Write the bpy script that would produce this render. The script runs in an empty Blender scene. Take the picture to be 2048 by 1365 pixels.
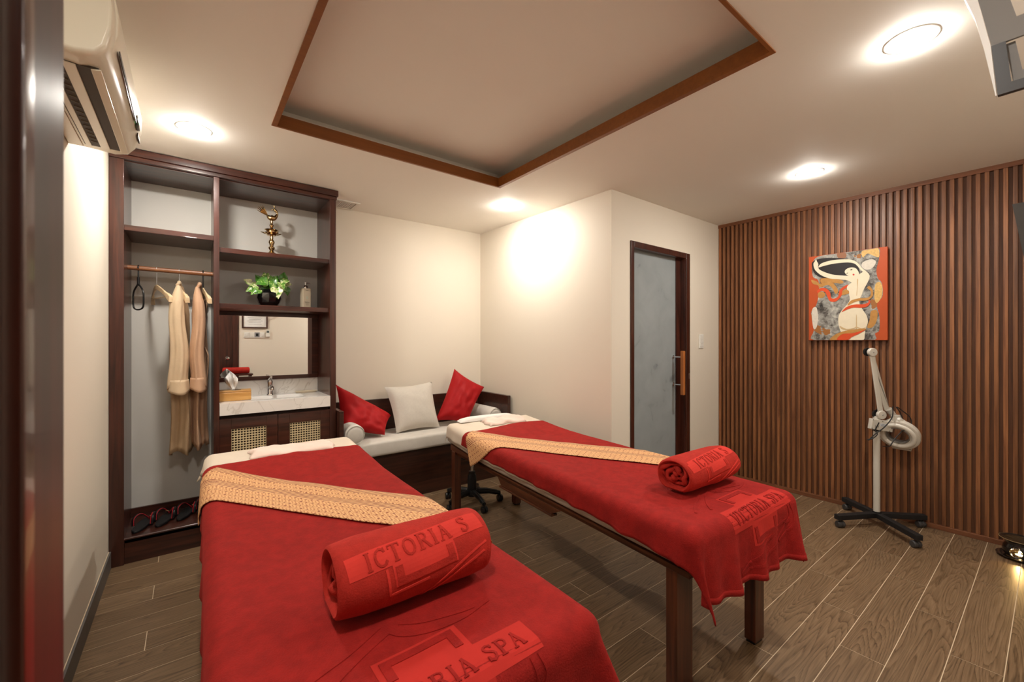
import bpy, bmesh, math, random
from mathutils import Vector, Matrix, noise
random.seed(7)
PI = math.pi
rad = math.radians
scene = bpy.context.scene
COL = scene.collection

# ------------------------------------------------------------------ camera
EYE = 1.35
YAW = math.atan(645/838)
cd = bpy.data.cameras.new('camera'); cam = bpy.data.objects.new('camera', cd); COL.objects.link(cam)
cam.location = (0, 0, EYE); cam.rotation_euler = (PI/2, 0, -YAW)
cd.sensor_width = 36; cd.lens = 838/2048*36; cd.clip_start = .02
cd.dof.use_dof = True; cd.dof.focus_distance = 2.7; cd.dof.aperture_fstop = 7
scene.camera = cam
# ------------------------------------------------------------------ world and exposure
w = bpy.data.worlds.new('world'); scene.world = w; w.use_nodes = True
w.node_tree.nodes['Background'].inputs[0].default_value = (1, .9, .8, 1)
w.node_tree.nodes['Background'].inputs[1].default_value = .02
vs = scene.view_settings
vs.view_transform = 'Standard'; vs.look = 'None'; vs.gamma = 1; vs.use_curve_mapping = False; vs.exposure = 0.97
LAMP_STRENGTH = 255
LAMP_COLOR = (1.0, .945, .865)

# ------------------------------------------------------------------ helpers
def tag(o, label=None, cat=None, group=None, kind=None):
    if label: o['label'] = label
    if cat: o['category'] = cat
    if group: o['group'] = group
    if kind: o['kind'] = kind
    return o
WM = {}
def wm(o):
    return WM.get(o.name, Matrix.Identity(4)) if o else Matrix.Identity(4)
def thing(name, label, cat, loc=(0, 0, 0), rz=0, group=None):
    o = bpy.data.objects.new(name, None); COL.objects.link(o)
    o.empty_display_size = .05
    o.location = loc; o.rotation_euler = (0, 0, rz)
    WM[o.name] = Matrix.Translation(loc) @ Matrix.Rotation(rz, 4, 'Z')
    return tag(o, label, cat, group)
def obj(name, bm, m, parent=None, smooth=False, bevel=0, solid=0, world=True, seg=2, loc=None):
    """mesh built in world coordinates (world=True) or in the coordinates of its thing (world=False)"""
    me = bpy.data.meshes.new(name)
    bmesh.ops.recalc_face_normals(bm, faces=bm.faces) if not bm.faces.layers.int.get('keep') else None
    if parent and world: bm.transform(wm(parent).inverted())
    if loc is not None: bm.transform(Matrix.Translation(-Vector(loc)))
    if smooth:
        for e in bm.edges:
            if len(e.link_faces) == 2 and e.calc_face_angle(0) > rad(48): e.smooth = False
    bm.to_mesh(me); bm.free()
    if smooth:
        for p in me.polygons: p.use_smooth = True
    o = bpy.data.objects.new(name, me); COL.objects.link(o)
    if isinstance(m, (list, tuple)):
        for k in m: me.materials.append(k)
    elif m: me.materials.append(m)
    if parent: o.parent = parent
    WM[o.name] = wm(parent)
    if loc is not None:
        o.location = loc; WM[o.name] = wm(parent) @ Matrix.Translation(loc)
    if solid:
        s = o.modifiers.new('solid', 'SOLIDIFY'); s.thickness = abs(solid); s.offset = -1 if solid > 0 else 1
    if bevel:
        b = o.modifiers.new('bevel', 'BEVEL'); b.width = bevel; b.segments = seg; b.limit_method = 'ANGLE'; b.angle_limit = rad(40)
        b.harden_normals = False
        for p in me.polygons: p.use_smooth = True
        a = o.modifiers.new('wn', 'WEIGHTED_NORMAL'); a.keep_sharp = True
    return o
def BM(): return bmesh.new()
def box(bm, x0, x1, y0, y1, z0, z1, M=None, mi=0):
    vs_ = [bm.verts.new(Vector(p)) for p in ((x0,y0,z0),(x1,y0,z0),(x1,y1,z0),(x0,y1,z0),(x0,y0,z1),(x1,y0,z1),(x1,y1,z1),(x0,y1,z1))]
    if M is not None:
        for v in vs_: v.co = M @ v.co
    for f in ((3,2,1,0),(4,5,6,7),(0,1,5,4),(1,2,6,5),(2,3,7,6),(3,0,4,7)):
        bm.faces.new([vs_[i] for i in f]).material_index = mi
    return bm
def Bx(*a, **k): return box(BM(), *a, **k)
def prism(bm, pts, z0, z1, M=None):
    """2D outline extruded along z (then moved by M)"""
    a = [bm.verts.new((p[0], p[1], z0)) for p in pts]; b = [bm.verts.new((p[0], p[1], z1)) for p in pts]
    if M is not None:
        for v in a+b: v.co = M @ v.co
    n = len(pts)
    bm.faces.new(a[::-1]); bm.faces.new(b)
    for i in range(n): bm.faces.new((a[i], a[(i+1) % n], b[(i+1) % n], b[i]))
    return bm
def frame_to(d):
    d = Vector(d).normalized()
    u = Vector((0, 0, 1)) if abs(d.z) < .95 else Vector((1, 0, 0))
    x = d.cross(u).normalized(); y = x.cross(d).normalized()
    return x, y
def tube(bm, pts, r, n=8, cap=True, sx=1, sy=1):
    pts = [Vector(p) for p in pts]
    rs = r if isinstance(r, (list, tuple)) else [r]*len(pts)
    rings = []; px = None
    for i, p in enumerate(pts):
        d = (pts[min(i+1, len(pts)-1)]-pts[max(i-1, 0)])
        if d.length < 1e-9: d = Vector((0, 0, 1))
        d.normalize()
        if px is None: x, y = frame_to(d)
        else:
            x = (px-d*px.dot(d)).normalized(); y = x.cross(d).normalized()
        px = x
        rings.append([bm.verts.new(p+x*(math.cos(2*PI*k/n)*rs[i]*sx)+y*(math.sin(2*PI*k/n)*rs[i]*sy)) for k in range(n)])
    for a, b in zip(rings, rings[1:]):
        for k in range(n): bm.faces.new((a[k], a[(k+1) % n], b[(k+1) % n], b[k]))
    if cap:
        bm.faces.new(rings[0][::-1]); bm.faces.new(rings[-1])
    return bm
def T(pts, r, **k): return tube(BM(), pts, r, **k)
def lathe(bm, prof, c=(0, 0, 0), n=24, axis=None, closed=False):
    """prof: (radius, height) pairs turned about the vertical axis through c, or about `axis`"""
    rings = []
    c = Vector(c)
    if axis is not None:
        az = Vector(axis).normalized(); ax, ay = frame_to(az)
    else: ax, ay, az = Vector((1,0,0)), Vector((0,1,0)), Vector((0,0,1))
    for r, h in prof:
        if r < 1e-6: rings.append([bm.verts.new(c+az*h)])
        else: rings.append([bm.verts.new(c+az*h+ax*(r*math.cos(2*PI*k/n))+ay*(r*math.sin(2*PI*k/n))) for k in range(n)])
    for a, b in zip(rings, rings[1:]):
        for k in range(n):
            k2 = (k+1) % n
            if len(a) == 1 and len(b) == 1: continue
            if len(a) == 1: bm.faces.new((a[0], b[k2], b[k]))
            elif len(b) == 1: bm.faces.new((a[k], a[k2], b[0]))
            else: bm.faces.new((a[k], a[k2], b[k2], b[k]))
    return bm
def L(prof, c=(0,0,0), **k): return lathe(BM(), prof, c, **k)
def arcpts(c, r, a0, a1, n, ax=Vector((1,0,0)), ay=Vector((0,0,1))):
    c = Vector(c)
    return [c+ax*(r*math.cos(a0+(a1-a0)*i/n))+ay*(r*math.sin(a0+(a1-a0)*i/n)) for i in range(n+1)]
def smoothpath(pts, n=8):
    P = [Vector(p) for p in pts]; P = [P[0]*2-P[1]]+P+[P[-1]*2-P[-2]]; out = []
    for i in range(1, len(P)-2):
        for k in range(n):
            t = k/n; a, b, c, d = P[i-1:i+3]
            out.append(.5*((2*b)+(c-a)*t+(2*a-5*b+4*c-d)*t*t+(3*b-a-3*c+d)*t**3))
    out.append(P[-2]); return out

# ------------------------------------------------------------------ materials
def srgb(r, g, b):
    f = lambda c: (c/255/12.92) if c/255 <= .04045 else ((c/255+.055)/1.055)**2.4
    return (f(r), f(g), f(b), 1)
class NT:
    def __init__(s, name):
        s.m = bpy.data.materials.new(name); s.m.use_nodes = True
        s.t = s.m.node_tree; s.b = s.t.nodes['Principled BSDF']
    def n(s, typ, **k):
        nd = s.t.nodes.new(typ)
        for a, v in k.items():
            if hasattr(nd, a): setattr(nd, a, v)
            else: nd.inputs[a.replace('_', ' ')].default_value = v
        return nd
    def l(s, a, b): s.t.links.new(a, b)
    def ramp(s, stops, interp='LINEAR'):
        r = s.t.nodes.new('ShaderNodeValToRGB'); e = r.color_ramp.elements; r.color_ramp.interpolation = interp
        while len(e) < len(stops): e.new(.5)
        for i, (p, c) in enumerate(stops): e[i].position = p; e[i].color = c
        return r
    def math(s, op, a, b=None, c=None):
        m = s.t.nodes.new('ShaderNodeMath'); m.operation = op
        for i, v in enumerate((a, b, c)):
            if v is None: continue
            if isinstance(v, (int, float)): m.inputs[i].default_value = v
            else: s.l(v, m.inputs[i])
        return m.outputs[0]
    def mix(s, f, a, b, blend='MIX'):
        m = s.t.nodes.new('ShaderNodeMix'); m.data_type = 'RGBA'; m.blend_type = blend
        for i, v in ((0, f), (6, a), (7, b)):
            if isinstance(v, (int, float, tuple)): m.inputs[i].default_value = v
            else: s.l(v, m.inputs[i])
        return m.outputs[2]
    def bump(s, h, st=.3, d=.002):
        b = s.n('ShaderNodeBump'); b.inputs['Strength'].default_value = st; b.inputs['Distance'].default_value = d
        s.l(h, b.inputs['Height']); s.l(b.outputs[0], s.b.inputs['Normal']); return b
def plain(name, c, rough=.5, metal=0, coat=0, spec=.5, noise_amt=.0, scale=20, bump=0, emit=0, trans=0, sheen=0, ior=1.45):
    N = NT(name); b = N.b
    b.inputs['Base Color'].default_value = c; b.inputs['Roughness'].default_value = rough; b.inputs['Metallic'].default_value = metal
    b.inputs['Coat Weight'].default_value = coat; b.inputs['Specular IOR Level'].default_value = spec
    b.inputs['Transmission Weight'].default_value = trans; b.inputs['IOR'].default_value = ior
    if sheen: b.inputs['Sheen Weight'].default_value = sheen; b.inputs['Sheen Roughness'].default_value = .5; b.inputs['Sheen Tint'].default_value = c
    tc = N.n('ShaderNodeTexCoord'); ns = N.n('ShaderNodeTexNoise'); ns.inputs['Scale'].default_value = scale; ns.inputs['Detail'].default_value = 4
    N.l(tc.outputs['Object'], ns.inputs['Vector'])
    if noise_amt:
        k = N.mix(ns.outputs['Fac'], tuple(max(0, x*(1-noise_amt)) for x in c[:3])+(1,), tuple(min(1, x*(1+noise_amt)) for x in c[:3])+(1,))
        N.l(k, b.inputs['Base Color'])
    if bump: N.bump(ns.outputs['Fac'], bump, .002)
    if emit:
        b.inputs['Emission Color'].default_value = c; b.inputs['Emission Strength'].default_value = emit
    return N.m
def wood(name, dark, light, axis=2, rough=.35, scale=1.0, stretch=18, coat=.0, bumpy=.08, vary=0.0):
    N = NT(name); tc = N.n('ShaderNodeTexCoord'); mp = N.n('ShaderNodeMapping'); oi = N.n('ShaderNodeObjectInfo')
    sc = [stretch*scale]*3; sc[axis] = 1.1*scale
    mp.inputs['Scale'].default_value = sc
    cb = N.n('ShaderNodeCombineXYZ'); r = N.math('MULTIPLY', oi.outputs['Random'], 37.0)
    for i in range(3): N.l(r, cb.inputs[i])
    N.l(tc.outputs['Object'], mp.inputs['Vector']); N.l(cb.outputs[0], mp.inputs['Location'])
    n1 = N.n('ShaderNodeTexNoise'); n1.inputs['Scale'].default_value = 2.2; n1.inputs['Detail'].default_value = 6; n1.inputs['Distortion'].default_value = .8
    N.l(mp.outputs[0], n1.inputs['Vector'])
    n2 = N.n('ShaderNodeTexNoise'); n2.inputs['Scale'].default_value = 1.6; n2.inputs['Detail'].default_value = 2
    N.l(tc.outputs['Object'], n2.inputs['Vector'])
    rp = N.ramp([(.3, dark), (.7, light)]); N.l(n1.outputs['Fac'], rp.inputs[0])
    c = N.mix(.25, rp.outputs[0], n2.outputs['Fac'], 'OVERLAY')
    if vary:
        hs = N.n('ShaderNodeHueSaturation'); v = N.math('ADD', N.math('MULTIPLY', oi.outputs['Random'], vary), 1-vary/2)
        N.l(v, hs.inputs['Value']); N.l(c, hs.inputs['Color']); c = hs.outputs[0]
    N.l(c, N.b.inputs['Base Color']); N.b.inputs['Roughness'].default_value = rough; N.b.inputs['Coat Weight'].default_value = coat
    N.bump(n1.outputs['Fac'], bumpy, .002)
    return N.m
M_ = {}
M_['wall'] = plain('wall_paint', srgb(228, 219, 203), .62, noise_amt=.015, scale=3, bump=.02)
M_['ceil'] = plain('ceiling_paint', srgb(240, 236, 228), .75, noise_amt=.01, scale=3)
M_['mahog'] = wood('stained_wood', srgb(40, 18, 12), srgb(80, 39, 27), 2, .3, coat=.25)
M_['mahogx'] = wood('stained_wood_across', srgb(40, 18, 12), srgb(80, 39, 27), 0, .3, coat=.25)
M_['mahogy'] = wood('stained_wood_deep', srgb(40, 18, 12), srgb(80, 39, 27), 1, .32, coat=.2)
M_['benchw'] = wood('bench_wood', srgb(42, 22, 15), srgb(74, 40, 28), 0, .35, coat=.15)
M_['legw'] = wood('bed_wood', srgb(58, 26, 14), srgb(98, 50, 27), 2, .38, coat=.1)
M_['legwy'] = wood('bed_wood_long', srgb(60, 28, 15), srgb(104, 56, 30), 1, .38, coat=.1)
M_['slat'] = wood('slat_wood', srgb(104, 62, 36), srgb(152, 100, 62), 2, .42, stretch=30, vary=.5)
M_['slatback'] = wood('slat_backing', srgb(84, 50, 30), srgb(116, 74, 46), 2, .55, stretch=30)
M_['slatrail'] = wood('slat_rail', srgb(96, 56, 33), srgb(132, 82, 50), 1, .5, stretch=30)
M_['trim'] = wood('tray_trim', srgb(126, 72, 20), srgb(142, 84, 28), 0, .45, bumpy=.02)
M_['grout'] = plain('grout', srgb(214, 194, 164), .8)
M_['basetile'] = plain('grey_skirting', srgb(98, 94, 90), .45, noise_amt=.12, scale=14)
M_['white'] = plain('white_plastic', srgb(232, 230, 222), .35)
M_['acw'] = plain('aged_plastic', srgb(228, 221, 200), .3, noise_amt=.04, scale=5, coat=.2)
M_['acd'] = plain('dark_vent', srgb(70, 60, 48), .6)
M_['black'] = plain('black_plastic', srgb(22, 22, 23), .38)
M_['blackm'] = plain('black_matt', srgb(26, 25, 26), .6, noise_amt=.3, scale=30, bump=.1)
M_['chrome'] = plain('chrome', (.75, .75, .76, 1), .08, 1)
M_['steel'] = plain('steel', (.5, .5, .5, 1), .3, 1)
M_['brass'] = plain('brass', srgb(204, 176, 128), .2, 1, noise_amt=.15, scale=60)
M_['mirror'] = plain('mirror_glass', (.92, .93, .92, 1), .0, 1)
M_['marble_vein'] = None
def marble():
    N = NT('white_quartz'); tc = N.n('ShaderNodeTexCoord'); n = N.n('ShaderNodeTexNoise'); n.inputs['Scale'].default_value = 2.4
    n.inputs['Detail'].default_value = 6; n.inputs['Distortion'].default_value = 1.4; N.l(tc.outputs['Object'], n.inputs['Vector'])
    r = N.ramp([(.488, srgb(238, 235, 230)), (.496, srgb(212, 207, 200)), (.503, srgb(238, 235, 230))]); N.l(n.outputs['Fac'], r.inputs[0])
    N.l(r.outputs[0], N.b.inputs['Base Color']); N.b.inputs['Roughness'].default_value = .16; return N.m
M_['marble'] = marble()
def cloth(name, c, rough=.85, sheen=.3, sc=700, bump=.25, blotch=.0, bsc=9, wr=0):
    N = NT(name); tc = N.n('ShaderNodeTexCoord')
    n = N.n('ShaderNodeTexNoise'); n.inputs['Scale'].default_value = sc; n.inputs['Detail'].default_value = 2; N.l(tc.outputs['Object'], n.inputs['Vector'])
    n2 = N.n('ShaderNodeTexNoise'); n2.inputs['Scale'].default_value = bsc; n2.inputs['Detail'].default_value = 5; n2.inputs['Roughness'].default_value = .65; N.l(tc.outputs['Object'], n2.inputs['Vector'])
    rb = N.ramp([(.36, (0,0,0,1)), (.64, (1,1,1,1))]); N.l(n2.outputs['Fac'], rb.inputs[0])
    k = N.mix(rb.outputs[0], tuple(x*(1-blotch) for x in c[:3])+(1,), tuple(min(1, x*(1+blotch)) for x in c[:3])+(1,))
    k2 = N.mix(N.math('MULTIPLY', n.outputs['Fac'], .35), k, tuple(x*.55 for x in c[:3])+(1,))
    N.l(k2, N.b.inputs['Base Color']); N.b.inputs['Roughness'].default_value = rough
    N.b.inputs['Sheen Weight'].default_value = sheen; N.b.inputs['Sheen Roughness'].default_value = .4; N.b.inputs['Sheen Tint'].default_value = tuple(min(1, x*1.6+.02) for x in c[:3])+(1,)
    N.b.inputs['Specular IOR Level'].default_value = .2
    N.bump(n.outputs['Fac'], bump, .002)
    return N.m
M_['red'] = cloth('red_terry', srgb(152, 29, 24), sc=260, bump=.7, blotch=.15, bsc=24, sheen=.22)
M_['redflat'] = cloth('red_flat_weave', srgb(190, 46, 38), sc=900, bump=.1, blotch=.06, sheen=.2)
M_['redroll'] = cloth('red_roll_terry', srgb(176, 43, 33), sc=260, bump=.7, blotch=.12, bsc=30, sheen=.4)
M_['redrollflat'] = cloth('red_roll_flat', srgb(212, 58, 48), sc=900, bump=.1, blotch=.06, sheen=.2)
M_['redcush'] = cloth('red_velvet', srgb(164, 16, 20), rough=.6, sc=300, bump=.05, blotch=.05, sheen=.6)
M_['sheet'] = cloth('cream_sheet', srgb(226, 211, 192), sc=900, bump=.05, blotch=.02, sheen=.1)
M_['matt'] = cloth('mattress_cover', srgb(196, 180, 164), rough=.6, sc=900, bump=.05, sheen=.05)
M_['pink'] = cloth('blush_towel', srgb(246, 222, 208), sc=500, bump=.2, blotch=.04)
M_['whitep'] = cloth('white_pillow', srgb(238, 234, 228), sc=700, bump=.08, blotch=.03)
M_['linen'] = cloth('linen', srgb(208, 201, 190), sc=500, bump=.4, blotch=.03, bsc=60)
M_['seat'] = cloth('seat_fabric', srgb(212, 207, 198), sc=500, bump=.2, blotch=.04)
M_['robe1'] = cloth('cream_satin', srgb(214, 190, 158), rough=.5, sc=600, bump=.05, blotch=.05, sheen=.3)
M_['robe2'] = cloth('peach_satin', srgb(204, 166, 136), rough=.5, sc=600, bump=.05, blotch=.05, sheen=.3)
M_['robe1d'] = cloth('tan_satin', srgb(176, 148, 116), rough=.5, sc=600, bump=.05, blotch=.05, sheen=.3)
M_['hangw'] = wood('hanger_wood', srgb(186, 158, 122), srgb(216, 192, 156), 1, .4)
M_['bamboo'] = wood('bamboo', srgb(178, 126, 62), srgb(214, 164, 96), 0, .4, stretch=10)
M_['railw'] = wood('rail_wood', srgb(112, 70, 44), srgb(146, 96, 62), 0, .4)
M_['handlew'] = wood('handle_wood', srgb(164, 94, 44), srgb(192, 120, 62), 2, .4)
M_['cane'] = plain('cane', srgb(222, 204, 164), .55, noise_amt=.12, scale=200)
def tilemat():
    N = NT('wood_look_tile'); tc = N.n('ShaderNodeTexCoord'); oi = N.n('ShaderNodeObjectInfo')
    r = N.math('MULTIPLY', oi.outputs['Random'], 61.0)
    cb = N.n('ShaderNodeCombineXYZ'); N.l(r, cb.inputs[0]); N.l(N.math('MULTIPLY', oi.outputs['Random'], 17.3), cb.inputs[1])
    ad = N.n('ShaderNodeVectorMath'); ad.operation = 'ADD'; N.l(tc.outputs['Object'], ad.inputs[0]); N.l(cb.outputs[0], ad.inputs[1])
    # cathedral grain: contour lines of a smooth stretched noise
    m1 = N.n('ShaderNodeMapping'); m1.inputs['Scale'].default_value = (.85, 8.5, 1); N.l(ad.outputs[0], m1.inputs['Vector'])
    n1 = N.n('ShaderNodeTexNoise'); n1.inputs['Scale'].default_value = 1.0; n1.inputs['Detail'].default_value = 1.6; n1.inputs['Roughness'].default_value = .35; N.l(m1.outputs[0], n1.inputs['Vector'])
    m2 = N.n('ShaderNodeMapping'); m2.inputs['Scale'].default_value = (5, 150, 1); N.l(ad.outputs[0], m2.inputs['Vector'])
    n2 = N.n('ShaderNodeTexNoise'); n2.inputs['Scale'].default_value = 1.0; n2.inputs['Detail'].default_value = 5; N.l(m2.outputs[0], n2.inputs['Vector'])
    h = N.math('ADD', N.math('MULTIPLY', n1.outputs['Fac'], 26.0), N.math('MULTIPLY', n2.outputs['Fac'], .7))
    fr = N.math('FRACT', h)
    rg = N.ramp([(0, (.24, .24, .24, 1)), (.14, (.46, .46, .46, 1)), (.5, (.62, .62, .62, 1)), (.9, (.75, .75, .75, 1)), (1, (.24, .24, .24, 1))]); N.l(fr, rg.inputs[0])
    f = N.math('ADD', N.math('MULTIPLY', rg.outputs[0], .55), N.math('MULTIPLY', n2.outputs['Fac'], .52))
    f = N.math('ADD', f, N.math('MULTIPLY', N.math('SUBTRACT', oi.outputs['Random'], .5), .12))
    rp = N.ramp([(.28, srgb(68, 51, 35)), (.46, srgb(103, 81, 58)), (.66, srgb(127, 103, 77)), (.9, srgb(148, 122, 94))]); N.l(f, rp.inputs[0])
    N.l(rp.outputs[0], N.b.inputs['Base Color']); N.b.inputs['Roughness'].default_value = .38
    N.bump(f, .12, .001)
    return N.m
M_['tile'] = tilemat()
def batik():
    N = NT('batik_runner'); uv = N.n('ShaderNodeUVMap'); sp = N.n('ShaderNodeSeparateXYZ'); N.l(uv.outputs[0], sp.inputs[0])
    u, v = sp.outputs[0], sp.outputs[1]   # metres along and across
    # slanted key pattern: offset square waves
    row = N.math('FLOOR', N.math('MULTIPLY', v, 150.0))
    zig = N.math('PINGPONG', N.math('MULTIPLY', v, 60.0), 1.0)
    k1 = N.math('FRACT', N.math('ADD', N.math('MULTIPLY', u, 55.0), N.math('MULTIPLY', zig, 1.2)))
    k2 = N.math('FRACT', N.math('ADD', N.math('MULTIPLY', u, 150.0), N.math('MULTIPLY', row, .37)))
    a = N.math('GREATER_THAN', k1, .62); b = N.math('GREATER_THAN', k2, .6)
    pat = N.math('MAXIMUM', N.math('MULTIPLY', a, .55), N.math('MULTIPLY', b, .45))
    vor = N.n('ShaderNodeTexVoronoi'); vor.inputs['Scale'].default_value = 34; vor.inputs['Randomness'].default_value = .15; N.l(uv.outputs[0], vor.inputs['Vector'])
    dots = N.math('LESS_THAN', vor.outputs['Distance'], .17)
    pat = N.math('MAXIMUM', pat, N.math('MULTIPLY', dots, .95))
    # stripe bands
    def band(lo, hi): return N.math('MULTIPLY', N.math('GREATER_THAN', v, lo), N.math('LESS_THAN', v, hi))
    bands = N.math('MAXIMUM', band(.125, .172), band(.243, .29))
    st = N.math('GREATER_THAN', N.math('FRACT', N.math('MULTIPLY', v, 88.0)), .52)
    st2 = N.math('MAXIMUM', N.math('MULTIPLY', st, .95), .12)
    f = N.mix(bands, pat, st2)
    nz = N.n('ShaderNodeTexNoise'); nz.inputs['Scale'].default_value = 60; N.l(uv.outputs[0], nz.inputs['Vector'])
    f2 = N.math('ADD', f, N.math('MULTIPLY', N.math('SUBTRACT', nz.outputs['Fac'], .5), .25))
    rp = N.ramp([(0, srgb(238, 196, 142)), (.4, srgb(214, 152, 100)), (1, srgb(128, 54, 32))]); N.l(f2, rp.inputs[0])
    N.l(rp.outputs[0], N.b.inputs['Base Color']); N.b.inputs['Roughness'].default_value = .7
    N.bump(f2, .25, .001)
    return N.m
M_['batik'] = batik()
def glassmat():
    N = NT('frosted_glass'); tc = N.n('ShaderNodeTexCoord'); n = N.n('ShaderNodeTexNoise'); n.inputs['Scale'].default_value = 5.5; n.inputs['Detail'].default_value = 3; n.inputs['Distortion'].default_value = .6
    N.l(tc.outputs['Object'], n.inputs['Vector'])
    r = N.ramp([(.24, srgb(112, 120, 122)), (.36, srgb(152, 160, 162)), (.8, srgb(164, 172, 174))]); N.l(n.outputs['Fac'], r.inputs[0])
    N.l(r.outputs[0], N.b.inputs['Base Color']); N.b.inputs['Roughness'].default_value = .35; N.b.inputs['Transmission Weight'].default_value = .1
    return N.m
M_['glass'] = glassmat()

# ================================================================== THE SETTING
HC = 2.52
XL, YB, YN = -.38, 3.84, -.32
XA0, XA1 = 2.575, 2.52          # alcove wall foot line: (XA0, YD) -> (XA1, YB)
YD, XR = 2.09, 4.28
S = 'structure'
fl = tag(obj('floor', Bx(XL-.1, XR+.1, YN-.1, YB+.1, -.06, -.0009), M_['grout']), kind=S)
PY, PX, GR = .1531, .9204, .0032
k0 = int(math.floor((YN-.128)/PY)); 
for k in range(k0, 26):
    y0 = .128+PY*k; y1 = y0+PY
    off = (2.595+.3075*k) % PX
    j = -2
    while True:
        x0 = off+PX*j; x1 = x0+PX; j += 1
        if x0 > XR: break
        cx0, cx1, cy0, cy1 = max(x0+GR/2, XL), min(x1-GR/2, XR), max(y0+GR/2, YN), min(y1-GR/2, YB)
        if cx1-cx0 < .01 or cy1-cy0 < .01: continue
        if cx0 > 2.6 and cy0 > YD: continue
        obj('tile', Bx(cx0, cx1, cy0, cy1, -.008, 0), M_['tile'], fl, loc=((x0+x1)/2, (y0+y1)/2, 0))
tag(obj('wall_left', Bx(XL-.1, XL, YN-.1, YB+.1, 0, HC+.3), M_['wall']), kind=S)
tag(obj('wall_back', Bx(XL, 2.7, YB, YB+.1, 0, HC+.3), M_['wall']), kind=S)
b = BM(); prism(b, [(XA0, YD), (XA1, YB), (2.72, YB), (2.72, YD+.03), (2.72, YD)], 0, HC+.02)
tag(obj('wall_alcove', b, M_['wall']), kind=S)
DX0, DX1, DT = 2.806, 3.692, 2.16
b = BM(); box(b, 2.72, DX0, YD, YD+.14, 0, HC+.02); box(b, DX1, XR+.1, YD, YD+.14, 0, HC+.02); box(b, DX0, DX1, YD, YD+.14, DT, HC+.02)
tag(obj('wall_far_right', b, M_['wall']), kind=S)
tag(obj('wall_behind_door', Bx(2.72, XR+.1, 3.0, 3.05, 0, HC), plain('shower_wall', srgb(120, 124, 126), .5)), kind=S)
b = BM(); box(b, .62, XR+.1, YN-.1, YN, 0, HC+.3); box(b, XL-.1, -.26, YN-.1, YN, 0, HC+.3); box(b, -.26, .62, YN-.1, YN, 2.12, HC+.3)
tag(obj('wall_near', b, M_['wall']), kind=S)
wr = tag(obj('wall_right', Bx(XR-.012, XR+.1, YN-.1, YD, 0, HC), M_['slatback']), kind=S)
SX = XR-.032                       # front face of the slats
y = 2.075
# a single slat mesh shared by every slat
sb = Bx(0, .021, -.0108, .0108, 0, HC-.066)
s0 = obj('slat', sb, M_['slat'], wr, bevel=.0015, seg=1, loc=(0, 0, 0)); s0.location = (SX, y, .034)
yy = y-.0407
while yy > YN+.02:
    c = s0.copy(); COL.objects.link(c); c.location = (SX, yy, .034); yy -= .0407
obj('top_rail', Bx(SX-.004, XR-.012, YN, YD, HC-.032, HC), M_['slatrail'], wr)
obj('bottom_rail', Bx(SX-.006, XR-.012, YN, YD, 0, .034), M_['slatrail'], wr, bevel=.002)
# ceiling with its raised tray
TX0, TX1, TY0, TY1 = .35, 1.875, .69, 2.585
b = BM(); o_ = .13; zt = HC+.155
box(b, XL-.1, TX0, YN-.1, YB+.1, HC, HC+.05); box(b, TX1, XR+.1, YN-.1, YB+.1, HC, HC+.05)
box(b, TX0, TX1, YN-.1, TY0, HC, HC+.05); box(b, TX0, TX1, TY1, YB+.1, HC, HC+.05)
box(b, TX0-o_, TX1+o_, TY0-o_, TY1+o_, zt, zt+.04)
box(b, TX0-o_-.03, TX0-o_, TY0-o_, TY1+o_, HC+.05, zt); box(b, TX1+o_, TX1+o_+.03, TY0-o_, TY1+o_, HC+.05, zt)
box(b, TX0-o_, TX1+o_, TY0-o_-.03, TY0-o_, HC+.05, zt); box(b, TX0-o_, TX1+o_, TY1+o_, TY1+o_+.03, HC+.05, zt)
tag(obj('ceiling', b, M_['ceil']), kind=S)
tr = tag(obj('trim_1', Bx(TX0, TX0+.026, TY0, TY1, HC-.006, HC+.062), M_['trim']), kind=S)
obj('board', Bx(TX1-.026, TX1, TY0, TY1, HC-.006, HC+.062), M_['trim'], tr)
obj('board', Bx(TX0+.026, TX1-.026, TY1-.014, TY1, HC-.006, HC+.062), M_['trim'], tr)
obj('board', Bx(TX0+.026, TX1-.026, TY0, TY0+.014, HC-.006, HC+.062), M_['trim'], tr)
# pale upstand above the wooden boards
b = BM()
box(b, TX0-.01, TX0, TY0-.01, TY1+.01, HC+.05, HC+.072); box(b, TX1, TX1+.01, TY0-.01, TY1+.01, HC+.05, HC+.072)
box(b, TX0, TX1, TY0-.01, TY0, HC+.05, HC+.072); box(b, TX0, TX1, TY1, TY1+.01, HC+.05, HC+.072)
tag(obj('trim_2', b, M_['ceil']), kind=S)
# skirting along the left wall in lengths of grey tile
bs = tag(obj('baseboard_left', Bx(XL, XL+.004, .45, 3.42, 0, .1), M_['grout']), kind=S)
for i in range(4):
    obj('skirting_tile', Bx(XL+.002, XL+.012, .45+.7425*i+.001, .45+.7425*(i+1)-.001, .001, .1), M_['basetile'], bs, bevel=.001, seg=1)
# skirting inside the wall at the door
tag(obj('baseboard_alcove', prism(BM(), [(XA0-.012, YD), (XA0, YD), (XA1+.012, 3.3), (XA1, 3.3)], 0, .1), M_['basetile']), kind=S)
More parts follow.
